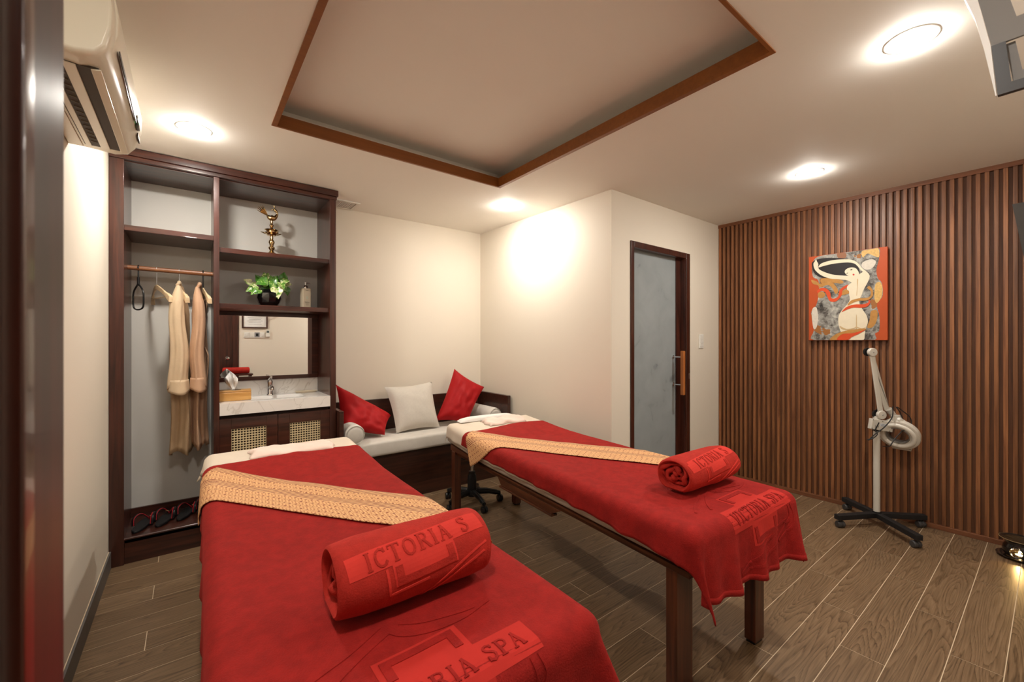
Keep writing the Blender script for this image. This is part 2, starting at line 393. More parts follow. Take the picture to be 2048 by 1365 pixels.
# entrance door behind the camera (seen in the mirror)
d1 = tag(obj('door_1', Bx(-.2, .56, YN-.06, YN-.02, .01, 2.06), M_['mahog'], bevel=.002), kind=S)
for (a0, a1, c0, c1) in ((-.26, -.2, 0, 2.12), (.54, .62, 0, 2.12), (-.2, .54, 2.06, 2.12)):
    obj('door_frame', Bx(a0, a1, YN-.08, YN+.015, c0, c1), M_['mahog'], d1, bevel=.003)
obj('door_knob', L([(0, 0), (.028, 0), (.03, .006), (.012, .012), (.012, .03), (.026, .04), (.03, .055), (.022, .068), (0, .072)], (.475, YN-.02, 1.08), axis=(0, 1, 0)), M_['chrome'], d1, smooth=True)
# sliding glass door in a timber frame
d2 = tag(obj('door_2', Bx(DX0+.02, DX1-.135, YD+.055, YD+.067, .01, DT-.035), M_['glass']), kind=S)
JW = .042
for (a0, a1, c0, c1) in ((DX0, DX0+JW, 0, DT), (DX1-JW-.02, DX1, 0, DT), (DX0+JW, DX1-JW-.02, DT-.05, DT)):
    obj('door_frame', Bx(a0, a1, YD-.012, YD+.04, c0, c1), M_['mahog'], d2, bevel=.004)
obj('door_lining', Bx(DX1-.14, DX1-JW-.02, YD+.045, YD+.135, 0, DT-.04), M_['mahog'], d2)
obj('door_lining', Bx(DX1-JW-.03, DX1-JW-.018, YD+.0, YD+.135, 0, DT-.04), M_['mahog'], d2)
obj('door_lining', Bx(DX0+.01, DX1-JW, YD+.07, YD+.14, DT-.06, DT), M_['mahog'], d2)
h = obj('handle', Bx(3.492, 3.526, YD-.06, YD-.03, .865, 1.26), M_['handlew'], d2, bevel=.004)
for z in (.955, 1.205):
    obj('standoff', T([(3.48, YD+.056, z), (3.5, YD-.035, z)] if 0 else [(3.509, YD+.056, z), (3.509, YD-.031, z)], .006), M_['chrome'], h, smooth=True)
    obj('fixing_disc', T([(3.509, YD+.054, z), (3.509, YD+.045, z)], .014, n=16), M_['chrome'], h, smooth=True)
obj('strike_plate', Bx(DX1-.03, DX1-.008, YD-.0135, YD-.011, 1.0, 1.05), M_['steel'], d2)

# ================================================================== DOWNLIGHTS
M_['led'] = plain('led_diffuser', LAMP_COLOR+(1,), .5, emit=LAMP_STRENGTH)
def downlight(x, y, label):
    t = thing('ceiling_downlight', label, 'light', (x, y, HC), 0, 'recessed downlights')
    obj('trim_ring', L([(.059, -.0004), (.064, -.0028), (.080, -.0018), (.084, -.0003)], (x, y, HC), n=40), M_['white'], t, smooth=True)
    obj('diffuser', L([(0, -.019), (.03, -.017), (.05, -.012), (.0605, -.005), (.0615, -.001), (0, -.001)], (x, y, HC), n=32), M_['led'], t, smooth=True)
downlight(.02, 2.90, 'round downlight in ceiling above the shelving cabinet and air conditioner')
downlight(2.175, 2.90, 'round downlight in ceiling near the white corner above the bench')
downlight(3.41, 1.045, 'round downlight in ceiling in front of the slatted wall and painting')
downlight(2.22, .344, 'large bright round downlight beside the grey bracket at top right')
downlight(.02, .344, 'round downlight in ceiling just above the doorway post, outside the picture')
# ceiling vent
t = thing('ceiling_vent', 'small white square ceiling grille beside the cabinet top', 'vent', (1.0, 3.69, HC))
vx0, vx1, vy0, vy1 = .86, 1.15, 3.6, 3.82
b = BM()
for q in ((vx0, vx1, vy0, vy0+.025), (vx0, vx1, vy1-.025, vy1), (vx0, vx0+.025, vy0+.025, vy1-.025), (vx1-.025, vx1, vy0+.025, vy1-.025)):
    box(b, *q, HC-.008, HC-.0005)
obj('frame', b, M_['white'], t, bevel=.001, seg=1)
obj('backing', Bx(vx0+.02, vx1-.02, vy0+.02, vy1-.02, HC-.0012, HC-.0004), plain('vent_dark', srgb(60, 44, 30), .8), t)
b = BM(); n = 16
for i in range(1, n): x = vx0+.025+(vx1-vx0-.05)*i/n; box(b, x-.0022, x+.0022, vy0+.025, vy1-.025, HC-.006, HC-.0015)
for i in range(1, 12): yv = vy0+.025+(vy1-vy0-.05)*i/12; box(b, vx0+.025, vx1-.025, yv-.002, yv+.002, HC-.0055, HC-.0015)
tag(obj('egg_crate_grid', b, M_['white'], t), kind='stuff')
# dark wooden post at the left edge
t = thing('door_post', 'dark glossy wooden post at the left edge of the view', 'post', (-.2, .36, 0))
obj('post_panel', Bx(XL+.001, -.0705, .305, .432, .002, HC-.002), wood('post_wood', srgb(36, 15, 11), srgb(66, 30, 22), 2, .42), t, bevel=.004)
obj('stop_bead', Bx(-.0705, -.062, .298, .316, .002, HC-.002), M_['mahog'], t, bevel=.002)
# light switch by the glass door
t = thing('light_switch', 'white three-rocker light switch between glass door and slatted wall', 'switch', (3.9, YD, 1.345))
obj('plate', Bx(3.862, 3.944, YD-.009, YD-.0003, 1.278, 1.415), M_['white'], t, bevel=.004)
for i in range(3):
    obj('rocker', Bx(3.875, 3.931, YD-.0125, YD-.008, 1.293+i*.037, 1.327+i*.037), M_['white'], t, bevel=.0015)
# things on the wall behind the camera, seen in the mirror
t = thing('framed_notice', 'wood framed paper notice on near wall, seen in the mirror', 'picture', (.84, YN, 1.7))
b = BM(); f0, f1, g0, g1 = .66, 1.02, 1.555, 1.96
for q in ((f0, f1, g0, g0+.022), (f0, f1, g1-.022, g1), (f0, f0+.022, g0+.022, g1-.022), (f1-.022, f1, g0+.022, g1-.022)): box(b, q[0], q[1], YN+.0005, YN+.02, q[2], q[3])
obj('frame', b, M_['mahog'], t, bevel=.002)
pp = obj('paper', Bx(f0+.02, f1-.02, YN+.001, YN+.006, g0+.02, g1-.02), plain('paper', srgb(238, 238, 234), .6), t)
b = BM()
for i in range(11):
    ww = random.uniform(.08, .12); box(b, .84-ww, .84+ww, YN+.006, YN+.0066, 1.62+i*.026, 1.6235+i*.026)
tag(obj('text_lines', b, plain('ink', srgb(120, 120, 124), .7), pp), kind='stuff')
t = thing('switch_panel', 'white row of wall switches under the framed notice', 'switch', (.82, YN, 1.46))
obj('trunking', Bx(.69, .98, YN+.0005, YN+.012, 1.405, 1.412), M_['white'], t)
for i in range(4):
    x0 = .69+.0725*i; pl = obj('plate', Bx(x0, x0+.07, YN+.0005, YN+.012, 1.412, 1.49), M_['white'] if i != 2 else plain('grey_plate', srgb(150, 150, 152), .4), t, bevel=.002)
    obj('rocker' if i != 2 else 'card_slot', Bx(x0+.018, x0+.052, YN+.012, YN+.018, 1.43, 1.472), M_['white'] if i != 2 else M_['black'], pl, bevel=.002)
t = thing('wall_remote', 'white handheld air conditioner remote in a holder beside the wall switches', 'remote', (1.02, YN, 1.46))
obj('holder', Bx(.99, 1.05, YN+.0005, YN+.02, 1.41, 1.46), M_['white'], t, bevel=.003)
rm = obj('handset', Bx(.995, 1.045, YN+.012, YN+.03, 1.42, 1.53), M_['white'], t, bevel=.004)
obj('screen', Bx(1.002, 1.038, YN+.03, YN+.0315, 1.485, 1.52), plain('lcd', srgb(90, 98, 96), .3), rm)

# ================================================================== SHELVING CABINET
CX0, CX1, CY0, CY1 = -.3785, .904, 3.42, 3.836
cb = thing('shelving_cabinet', 'tall dark wooden open cabinet with hanging bay, shelves and vanity', 'cabinet', (.27, 3.63, 0))
obj('side_panel', Bx(CX0, CX0+.066, CY0, CY1, 0, 2.47), M_['mahog'], cb, bevel=.002)
obj('side_panel', Bx(CX1-.045, CX1, CY0, CY1, 0, 2.47), M_['mahog'], cb, bevel=.002)
obj('divider', Bx(.127, .159, CY0, CY1, .155, 2.47), M_['mahog'], cb, bevel=.002)
b = Bx(CX0, CX1+.012, CY0-.022, CY1, 2.47, 2.514); box(b, CX0, CX1+.004, CY0-.01, CY0+.02, 2.445, 2.47)
obj('cornice', b, M_['mahogx'], cb, bevel=.003)
obj('top_board', Bx(CX0+.066, CX1-.045, CY0+.02, CY1, 2.44, 2.47), M_['mahogx'], cb)
obj('shelf', Bx(CX0+.066, .127, CY0+.004, CY1, 2.02, 2.053), M_['mahogx'], cb, bevel=.002)
obj('shelf', Bx(.159, CX1-.045, CY0+.03, CY1, 1.952, 1.985), M_['mahogx'], cb, bevel=.002)
obj('shelf', Bx(.159, CX1-.045, CY0+.03, CY1, 1.573, 1.607), M_['mahogx'], cb, bevel=.002)
obj('back_panel', Bx(CX0+.066, CX1-.045, CY1-.008, CY1, .155, 2.44), plain('white_panel', srgb(212, 209, 202), .55), cb)
obj('base_board', Bx(CX0+.066, CX1-.045, CY0+.012, CY1, .125, .155), M_['mahogx'], cb)
obj('base_lip', T([(CX0+.066, CY0+.008, .152), (CX1-.045, CY0+.008, .152)], .008, n=10), M_['mahogx'], cb, smooth=True)
obj('plinth', Bx(CX0+.066, CX1-.045, CY0+.012, CY0+.03, 0, .146), M_['mahogx'], cb, bevel=.002)
obj('back_skirting', Bx(CX0+.066, .127, CY1-.024, CY1-.008, .155, .215), M_['mahogx'], cb)
obj('hanging_rail', T([(CX0+.066, 3.62, 1.822), (.127, 3.62, 1.819)], .0155, n=16), M_['railw'], cb, smooth=True)
# mirror in its frame
mf = BM(); mx0, mx1, mz0, mz1, my = .159, CX1-.045, 1.045, 1.573, 3.79
for q in ((mx0, mx1, mz0, mz0+.03), (mx0, mx1, mz1-.03, mz1), (mx0, mx0+.016, mz0+.03, mz1-.03), (mx1-.05, mx1, mz0+.03, mz1-.03)): box(mf, q[0], q[1], my, CY1-.008, q[2], q[3])
mfo = obj('mirror_frame', mf, M_['mahogx'], cb, bevel=.002)
obj('mirror', Bx(mx0+.014, mx1-.048, my+.012, my+.017, mz0+.028, mz1-.028), M_['mirror'], mfo)
# lower doors with cane panels
def cane(x0, x1, z0, z1, y, parent):
    b = BM(); nx = int(round((x1-x0)/.0175)); nz = int(round((z1-z0)/.0175)); dx = (x1-x0)/nx; dz = (z1-z0)/nz
    for i in range(nx):
        for j in range(nz):
            cx, cz = x0+dx*(i+.5), z0+dz*(j+.5)
            o = [b.verts.new((cx+sx*dx/2, y, cz+sz*dz/2)) for sx, sz in ((-1,-1),(0,-1),(1,-1),(1,0),(1,1),(0,1),(-1,1),(-1,0))]
            r = .0056
            ii = [b.verts.new((cx+r*math.cos(a)*(1.15), y-.0006, cz+r*math.sin(a))) for a in [PI*1.25, PI*1.5, PI*1.75, 0, PI*.25, PI*.5, PI*.75, PI]]
            for k in range(8): b.faces.new((o[k], o[(k+1) % 8], ii[(k+1) % 8], ii[k]))
            mid = (i+j) % 2
    bmesh.ops.remove_doubles(b, verts=b.verts, dist=.0002)
    # crossing strands standing proud
    for i in range(0, nx+1): box(b, x0+dx*i-.0016, x0+dx*i+.0016, y-.0022, y, z0, z1)
    for j in range(0, nz+1): box(b, x0, x1, y-.003, y-.001, z0+dz*j-.0016, z0+dz*j+.0016)
    return tag(obj('cane_panel', b, M_['cane'], parent), kind='stuff')
for (a0, a1, p0, p1) in ((.159, .504, .226, .433), (.507, .859, .583, .791)):
    b = BM(); z0, z1, pz0, pz1 = .157, .822, .30, .748
    box(b, a0, p0, CY0+.004, CY0+.024, z0, z1); box(b, p1, a1, CY0+.004, CY0+.024, z0, z1)
    box(b, p0, p1, CY0+.004, CY0+.024, z0, pz0); box(b, p0, p1, CY0+.004, CY0+.024, pz1, z1)
    d = obj('cabinet_door', b, M_['mahogx'], cb, bevel=.0015)
    cane(p0, p1, pz0, pz1, CY0+.012, d)
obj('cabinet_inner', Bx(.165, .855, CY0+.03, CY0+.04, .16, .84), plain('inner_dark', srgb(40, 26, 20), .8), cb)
# quartz worktop with basin
wt = thing('vanity_worktop', 'white veined quartz vanity worktop with sunken basin and splashback', 'worktop', (.51, 3.6, .85))
bx0, bx1, by0, by1 = .30, .70, 3.50, 3.70
z0, z1 = .848, .928
b = BM(); X0, X1, Y0, Y1 = .1595, .8588, 3.408, 3.827
box(b, X0, bx0, Y0, Y1, z0, z1); box(b, bx1, X1, Y0, Y1, z0, z1); box(b, bx0, bx1, Y0, by0, z0, z1); box(b, bx0, bx1, by1, Y1, z0, z1)
bmesh.ops.remove_doubles(b, verts=b.verts, dist=.0001)
obj('slab', b, M_['marble'], wt)
obj('splashback', Bx(X0, X1, 3.812, Y1, z1, 1.045), M_['marble'], wt, bevel=.001)
b = BM(); N_ = 32
def rr(cx, cy, hx, hy, r, z, n=6):
    out = []
    for (sx, sy, a) in ((1,1,0),(-1,1,PI/2),(-1,-1,PI),(1,-1,PI*1.5)):
        for i in range(n+1):
            t = a+PI/2*i/n; out.append((cx+sx*(hx-r)+r*math.cos(t), cy+sy*(hy-r)+r*math.sin(t), z))
    return out
rings = [rr(.5, 3.6, .215, .115, .03, z1+.0012), rr(.5, 3.6, .20, .10, .03, z1+.0012), rr(.5, 3.6, .192, .092, .03, z1-.01), rr(.5, 3.6, .175, .078, .04, z1-.1), rr(.5, 3.6, .12, .05, .04, z1-.118), rr(.5, 3.6, .02, .02, .019, z1-.12)]
R_ = [[b.verts.new(p) for p in r] for r in rings]
for a, c in zip(R_, R_[1:]):
    for k in range(len(a)): b.faces.new((a[k], a[(k+1) % len(a)], c[(k+1) % len(a)], c[k]))
b.faces.new(R_[-1])
bs_ = obj('basin', b, plain('ceramic', srgb(240, 238, 234), .12), wt, smooth=True)
obj('overflow_slot', Bx(.45, .55, 3.503, 3.509, z1-.018, z1-.008), M_['steel'], bs_)
# faucet
t = thing('basin_faucet', 'short chrome mixer tap behind the basin', 'faucet', (.5, 3.755, z1))
fx, fy = .5, 3.758
obj('body', L([(0, 0), (.026, 0), (.026, .006), (.02, .012), (.019, .085), (.021, .1), (.02, .108), (0, .11)], (fx, fy, z1+.0003)), M_['chrome'], t, smooth=True)
obj('spout', T(smoothpath([(fx, fy-.01, z1+.055), (fx, fy-.06, z1+.07), (fx, fy-.105, z1+.062), (fx, fy-.11, z1+.045)], 5), [.014]*6+[.013]*10, n=14), M_['chrome'], t, smooth=True)
obj('lever', T([(fx, fy, z1+.108), (fx, fy-.002, z1+.125), (fx, fy-.03, z1+.14), (fx, fy-.07, z1+.145)], [.018, .017, .011, .007], n=14), M_['chrome'], t, smooth=True)
# soap dish
t = thing('soap_dish', 'long cream soap dish at the right end of the vanity', 'dish', (.76, 3.76, z1))
b = BM(); r1 = [b.verts.new(p) for p in rr(.76, 3.76, .075, .032, .03, z1+.0005)]; r2 = [b.verts.new(p) for p in rr(.76, 3.76, .088, .042, .04, z1+.014)]; r3 = [b.verts.new(p) for p in rr(.76, 3.76, .082, .036, .035, z1+.012)]; r4 = [b.verts.new(p) for p in rr(.76, 3.76, .07, .028, .027, z1+.004)]
for a, c in ((r1, r2), (r2, r3), (r3, r4)):
    for k in range(len(a)): b.faces.new((a[k], a[(k+1) % len(a)], c[(k+1) % len(a)], c[k]))
b.faces.new(r1[::-1]); b.faces.new(r4)
obj('dish', b, plain('cream_ceramic', srgb(214, 200, 176), .3), t, smooth=True)
# tissue box
t = thing('tissue_box', 'bamboo tissue box with white tissue on the vanity left end', 'box', (.245, 3.6, z1))
TB = Matrix.Translation((.245, 3.58, z1)) @ Matrix.Rotation(rad(-4), 4, 'Z')
obj('box', Bx(-.08, .11, -.062, .062, .0005, .062, TB), M_['bamboo'], t, bevel=.006)
obj('lid', Bx(-.08, .11, -.062, .062, .062, .072, TB), M_['bamboo'], t, bevel=.003)
obj('slot', L([(0, .0725), (.03, .0725), (.03, .0715)], TB @ Vector((.02, 0, 0)), n=20), M_['black'], t)
b = BM(); prev = None
for i in range(13):
    zz = i/12
    row = []
    for j in range(15):
        u = j/14-.5
        wd = .018+.085*zz**.8*(1-.45*zz); 
        yv = .02*math.sin(u*13+zz*3)*(.4+zz)+.01*math.sin(zz*7)
        tip = .02*math.cos(u*5)-.03*abs(u)*zz
        row.append(b.verts.new(TB @ Vector((.0+u*wd+.02*zz*u-.012*zz, yv, .073+zz*.11+tip*zz))))
    if prev:
        for j in range(14): b.faces.new((prev[j], prev[j+1], row[j+1], row[j]))
    prev = row
obj('tissue', b, plain('tissue', srgb(238, 236, 232), .8), t, smooth=True, solid=.0012)

# ------------------------------------------------------------------ brass bird lamp
t = thing('brass_bird_lamp', 'small brass oil lamp topped with a peacock on the upper shelf', 'figurine', (.49, 3.62, 1.985))
lx, ly, lz = .492, 3.62, 1.9855
obj('stem', L([(0,0),(.05,0),(.052,.006),(.04,.014),(.026,.02),(.03,.028),(.018,.036),(.012,.05),(.02,.06),(.022,.072),(.012,.082),(.015,.095),(.021,.108),(.018,.122),(.01,.132),(.012,.145),(.009,.16)], (lx, ly, lz), n=28), M_['brass'], t, smooth=True)
bw = obj('oil_bowl', L([(.009,.158),(.03,.162),(.036,.172),(.05,.176),(.052,.18),(.044,.182),(.03,.186),(.03,.194),(.044,.2),(.047,.204),(.03,.206),(.01,.206)], (lx, ly, lz), n=28), M_['brass'], t, smooth=True)
for k in range(5):
    a = 2*PI*k/5+.3; obj('wick_spout', T([(lx+.04*math.cos(a), ly+.04*math.sin(a), lz+.178), (lx+.072*math.cos(a), ly+.072*math.sin(a), lz+.186)], [.009, .002], n=8), M_['brass'], bw, smooth=True)
obj('neck', L([(.01,.205),(.014,.212),(.008,.222),(.013,.232),(.015,.24),(.008,.25),(.01,.262),(.007,.28)], (lx, ly, lz), n=20), M_['brass'], t, smooth=True)
bd = obj('bird_body', T(smoothpath([(lx-.034, ly, lz+.315), (lx-.01, ly, lz+.295), (lx+.02, ly, lz+.3), (lx+.036, ly, lz+.325), (lx+.034, ly, lz+.345), (lx+.02, ly, lz+.36), (lx+.01, ly, lz+.362)], 4), [.004,.008,.013,.017,.02,.022,.022,.021,.018,.014,.012,.01,.009,.008,.008,.008,.009,.01,.011,.011,.01,.009,.008,.006,.004], n=12), M_['brass'], t, smooth=True)
obj('beak', T([(lx+.012, ly, lz+.362), (lx-.004, ly, lz+.352)], [.005, .001], n=8), M_['brass'], bd, smooth=True)
obj('crest', T([(lx+.02, ly, lz+.366), (lx+.02, ly, lz+.385), (lx+.012, ly, lz+.392)], [.005, .003, .001], n=6), M_['brass'], bd, smooth=True)
for k in range(5):
    a = rad(118+k*9); r = .085-.004*abs(k-2)
    obj('tail_feather', T([(lx-.025, ly+(k-2)*.002, lz+.308), (lx-.025+r*.6*math.cos(a), ly+(k-2)*.004, lz+.308+r*.6*math.sin(a)), (lx-.025+r*math.cos(a), ly+(k-2)*.005, lz+.308+r*math.sin(a))], [.004, .009, .003], n=8, sy=.5), M_['brass'], bd, smooth=True)

# ------------------------------------------------------------------ potted pothos
px_, py_, pz_ = .475, 3.62, 1.6075
t = thing('potted_plant', 'variegated trailing plant in a faceted black round pot', 'plant', (px_, py_, pz_))
prof = [(0,0),(.05,0),(.074,.03),(.084,.064),(.078,.098),(.058,.125),(.05,.128),(.048,.12)]
b = BM(); lathe(b, prof, (px_, py_, pz_), n=11)
for v in b.verts: v.co.x += random.uniform(-.003,.003)*(v.co.z > pz_+.01); v.co.y += random.uniform(-.003,.003)*(v.co.z > pz_+.01)
bmesh.ops.triangulate(b, faces=b.faces)
obj('pot', b, plain('black_glaze', srgb(12, 12, 13), .08, coat=.6), t)
obj('soil', L([(0,.112),(.049,.112),(.049,.105)], (px_, py_, pz_), n=16), plain('soil', srgb(40, 28, 20), .9), t)
def leafmat():
    N = NT('variegated_leaf'); tc = N.n('ShaderNodeTexCoord'); oi = N.n('ShaderNodeObjectInfo')
    ad = N.n('ShaderNodeVectorMath'); ad.operation = 'ADD'; cbx = N.n('ShaderNodeCombineXYZ'); N.l(N.math('MULTIPLY', oi.outputs['Random'], 90.), cbx.inputs[0])
    N.l(tc.outputs['Object'], ad.inputs[0]); N.l(cbx.outputs[0], ad.inputs[1])
    n = N.n('ShaderNodeTexNoise'); n.inputs['Scale'].default_value = 2.6; n.inputs['Detail'].default_value = 4; n.inputs['Distortion'].default_value = 1; N.l(ad.outputs[0], n.inputs['Vector'])
    f = N.math('ADD', n.outputs['Fac'], N.math('MULTIPLY', N.math('SUBTRACT', oi.outputs['Random'], .55), .35))
    r = N.ramp([(.4, srgb(66, 120, 38)), (.52, srgb(110, 160, 62)), (.6, srgb(196, 206, 140)), (.72, srgb(232, 232, 196))]); N.l(f, r.inputs[0]); N.l(r.outputs[0], N.b.inputs['Base Color'])
    N.b.inputs['Roughness'].default_value = .3; N.b.inputs['Subsurface Weight'].default_value = 0; return N.m
LF = leafmat()
def leafmesh():
    b = BM(); rows = []
    for i in range(9):
        s = i/8; wdt = .5*math.sin(PI*min(1, (s*.93+.07))**.62)*(1-s**4*.2) if s < 1 else 0
        wdt = max(wdt, 0)
        if i == 0: wdt = .22
        row = []
        for j in range(-3, 4):
            q = j/3; row.append(b.verts.new((q*wdt, s-.14*(abs(q) if i == 0 else abs(q)*(1-s))**1.5 , .14*abs(q)*wdt*2-.22*s*s+.03*math.sin(s*6+j))))
        rows.append(row)
    for a, c in zip(rows, rows[1:]):
        for j in range(6): b.faces.new((a[j], a[j+1], c[j+1], c[j]))
    bmesh.ops.remove_doubles(b, verts=b.verts, dist=1e-4)
    return b
b = leafmesh(); lf0 = obj('leaf', b, LF, t, smooth=True, world=False)
# (x, z offset from pot rim, size, heading in image plane, lean)
LV = [(-.135,.055,.05,150,.2),(-.10,.03,.055,175,.5),(-.115,-.005,.065,200,.7),(-.07,.075,.06,120,.3),(-.03,.09,.062,100,.3),(-.04,.06,.075,70,.9),(-.09,-.02,.07,215,.9),
      (.0,.055,.075,160,1.1),(.03,.075,.07,60,.6),(.06,.085,.06,45,.4),(.095,.105,.07,80,.2),(.1,.07,.06,20,.5),(.06,.05,.075,-10,1.0),(.09,.02,.065,-40,.7),(.12,.0,.06,-75,.4),
      (.02,.03,.07,-100,1.0),(.045,-.02,.085,-85,1.3),(-.03,.02,.07,-120,.9),(.01,.07,.06,90,1.3),(-.06,.045,.06,-160,1.2),(.075,.035,.06,-60,1.2),(-.01,.1,.055,80,.1),(.13,.055,.05,0,.4)]
rim = Vector((0, 0, .128))
for i, (lx_, lz_, sz, hd, lean) in enumerate(LV):
    o = lf0 if i == 0 else lf0.copy()
    if i: COL.objects.link(o)
    dpt = -.035*lean*1.2+random.uniform(-.02, .03)
    a = rad(hd); d = Vector((math.cos(a), -.35*lean, math.sin(a))).normalized()
    nrm = Vector((random.uniform(-.2, .2), -1, .55+random.uniform(-.2, .2))); nrm = (nrm-d*nrm.dot(d)).normalized(); x = d.cross(nrm)
    R3 = Matrix((x, d, nrm)).transposed().to_4x4()
    base = Vector((lx_-.0, dpt, .128+lz_)) - d*sz*.4
    o.matrix_local = Matrix.Translation(base) @ R3 @ Matrix.Scale(sz, 4)
    obj('stalk', T(smoothpath([rim+Vector((lx_*.15, dpt*.2, -.01)), rim+Vector((lx_*.5, dpt*.5, max(.02, lz_*.7))), base], 4), .0016, n=5), plain('stalk', srgb(96, 120, 50), .5) if i == 0 else bpy.data.materials['stalk'], t, smooth=True, world=False)
obj('stalk', T(smoothpath([rim+Vector((-.03, -.03, 0)), rim+Vector((-.06, -.05, -.035)), rim+Vector((-.095, -.05, -.03)), rim+Vector((-.11, -.05, -.05))], 5), .0014, n=5), plain('dark_stem', srgb(40, 34, 26), .6), t, smooth=True, world=False)
# ------------------------------------------------------------------ bottle
t = thing('lotion_bottle', 'tall square beige pump bottle on the shelf beside the plant', 'bottle', (.735, 3.66, 1.6075), rad(14))
obj('bottle_body', Bx(-.032, .032, -.025, .025, .0003, .162), plain('bottle_beige', srgb(190, 176, 152), .3, coat=.3), t, bevel=.004, world=False)
obj('collar', L([(.015,.161),(.015,.182),(.011,.186),(.005,.188),(.005,.2)], (0,0,0), n=20), M_['chrome'], t, smooth=True, world=False)
b = L([(0,.2),(.012,.2),(.013,.21),(0,.212)], (0,0,0), n=16); tube(b, [(0, 0, .207), (.03, -.006, .207), (.036, -.007, .2)], [.005, .004, .003])
obj('pump_head', b, M_['chrome'], t, smooth=True, world=False)
b = BM()
for (zz, ww, hh) in ((.142, .011, .004), (.05, .019, .003), (.043, .014, .002), (.034, .012, .0015), (.028, .012, .0015)): box(b, -ww, ww, -.0258, -.0252, zz, zz+hh)
obj('label_print', b, plain('print_grey', srgb(120, 108, 92), .5), t, world=False)
obj('emblem', L([(.006, 0), (.009, 0), (.009, .0006), (.006, .0006)], (0, -.0252, .088), n=20, axis=(0, -1, 0)), plain('emblem_tone', srgb(170, 196, 178), .4), t, world=False)

# ================================================================== IN THE HANGING BAY
RZ = 1.8225; RY = 3.62
def hanger(name_label, x, yaw, tone='hangw', hook='steel', loop=.0135, droop=0):
    """wooden coat hanger; its bar runs along local x, hook closes over the rail"""
    t = thing('coat_hanger', name_label, 'hanger', (x, RY, RZ), yaw, 'hangers on the rail')
    pts = [Vector((0, 0, -.115)), Vector((0, 0, -.06))]
    pts += [Vector((loop*1.0*math.sin(a)*1, 0, loop+.0-loop+loop*math.cos(a)*1)) for a in [PI-.3, PI*.8, PI*.6, PI*.4, PI*.2, 0, -PI*.2, -PI*.4, -PI*.55]]
    R3 = Matrix.Rotation(-yaw+PI/2, 4, 'Z')   # the hook loop stays square to the rail
    pts = [p if i < 2 else (R3 @ Vector((p.x, 0, p.z+.0025))) for i, p in enumerate(pts)]
    obj('hook', T(smoothpath(pts, 3), .0022 if hook == 'steel' else .004, n=8), M_[hook], t, smooth=True, world=False)
    b = BM(); prev = None; n = 24
    for i in range(n+1):
        q = i/n*2-1; s = abs(q); X = q*.172; Z = -.118-.085*s**1.5-.02*max(0, s-.85)*6*.15; Y = .028*s*s
        hh = .013+.004*(1-s)+.006*(s > .8); dd = .005+.008*max(0, s-.55)/.45
        ring = [b.verts.new((X, Y-dd, Z-hh)), b.verts.new((X, Y+dd, Z-hh)), b.verts.new((X, Y+dd*.8, Z+hh)), b.verts.new((X, Y-dd*.8, Z+hh))]
        if prev:
            for k in range(4): b.faces.new((prev[k], prev[(k+1) % 4], ring[(k+1) % 4], ring[k]))
        else: b.faces.new(ring[::-1])
        prev = ring
    b.faces.new(prev)
    obj('shoulder_bar', b, M_[tone], t, world=False, bevel=.003)
    obj('cross_bar', T([(-.14, .016, -.186), (.14, .016, -.186)], .0045, n=8), M_[tone], t, smooth=True, world=False)
    return t
hanger('empty pale wooden coat hanger on the rail, left of the robes', -.172, rad(-72))
hanger('pale wooden hanger holding the cream robe', -.055, rad(-84))
hanger('dark hooked wooden hanger holding the peach robe at rail right end', .075, rad(-88), 'hangw', 'black')
# black slim velvet hanger seen edge on at far left
t = thing('strap_hanger', 'thin black hanger hanging edge-on at the left end of the rail', 'hanger', (-.262, RY, RZ), rad(-60))
R3 = Matrix.Rotation(rad(60)+PI/2, 4, 'Z')
pts = [Vector((0, 0, -.11)), Vector((0, 0, -.05))]+[R3 @ Vector((.016*math.sin(a), 0, .016*math.cos(a))) for a in [PI-.3, PI*.7, PI*.4, 0, -PI*.4, -PI*.6]]
obj('hook', T(smoothpath(pts, 4), .0042, n=8), M_['black'], t, smooth=True, world=False)
obj('bow', T(smoothpath([(0, 0, -.1), (.05, 0, -.15), (.058, 0, -.2), (.05, 0, -.255), (0, 0, -.27), (-.05, 0, -.255), (-.058, 0, -.2), (-.05, 0, -.15), (0, 0, -.1)], 5), .005, n=8), M_['black'], t, smooth=True, world=False)
obj('clip', T([(0, 0, -.06), (0, 0, -.115)], .0075, n=8), M_['black'], t, smooth=True, world=False)

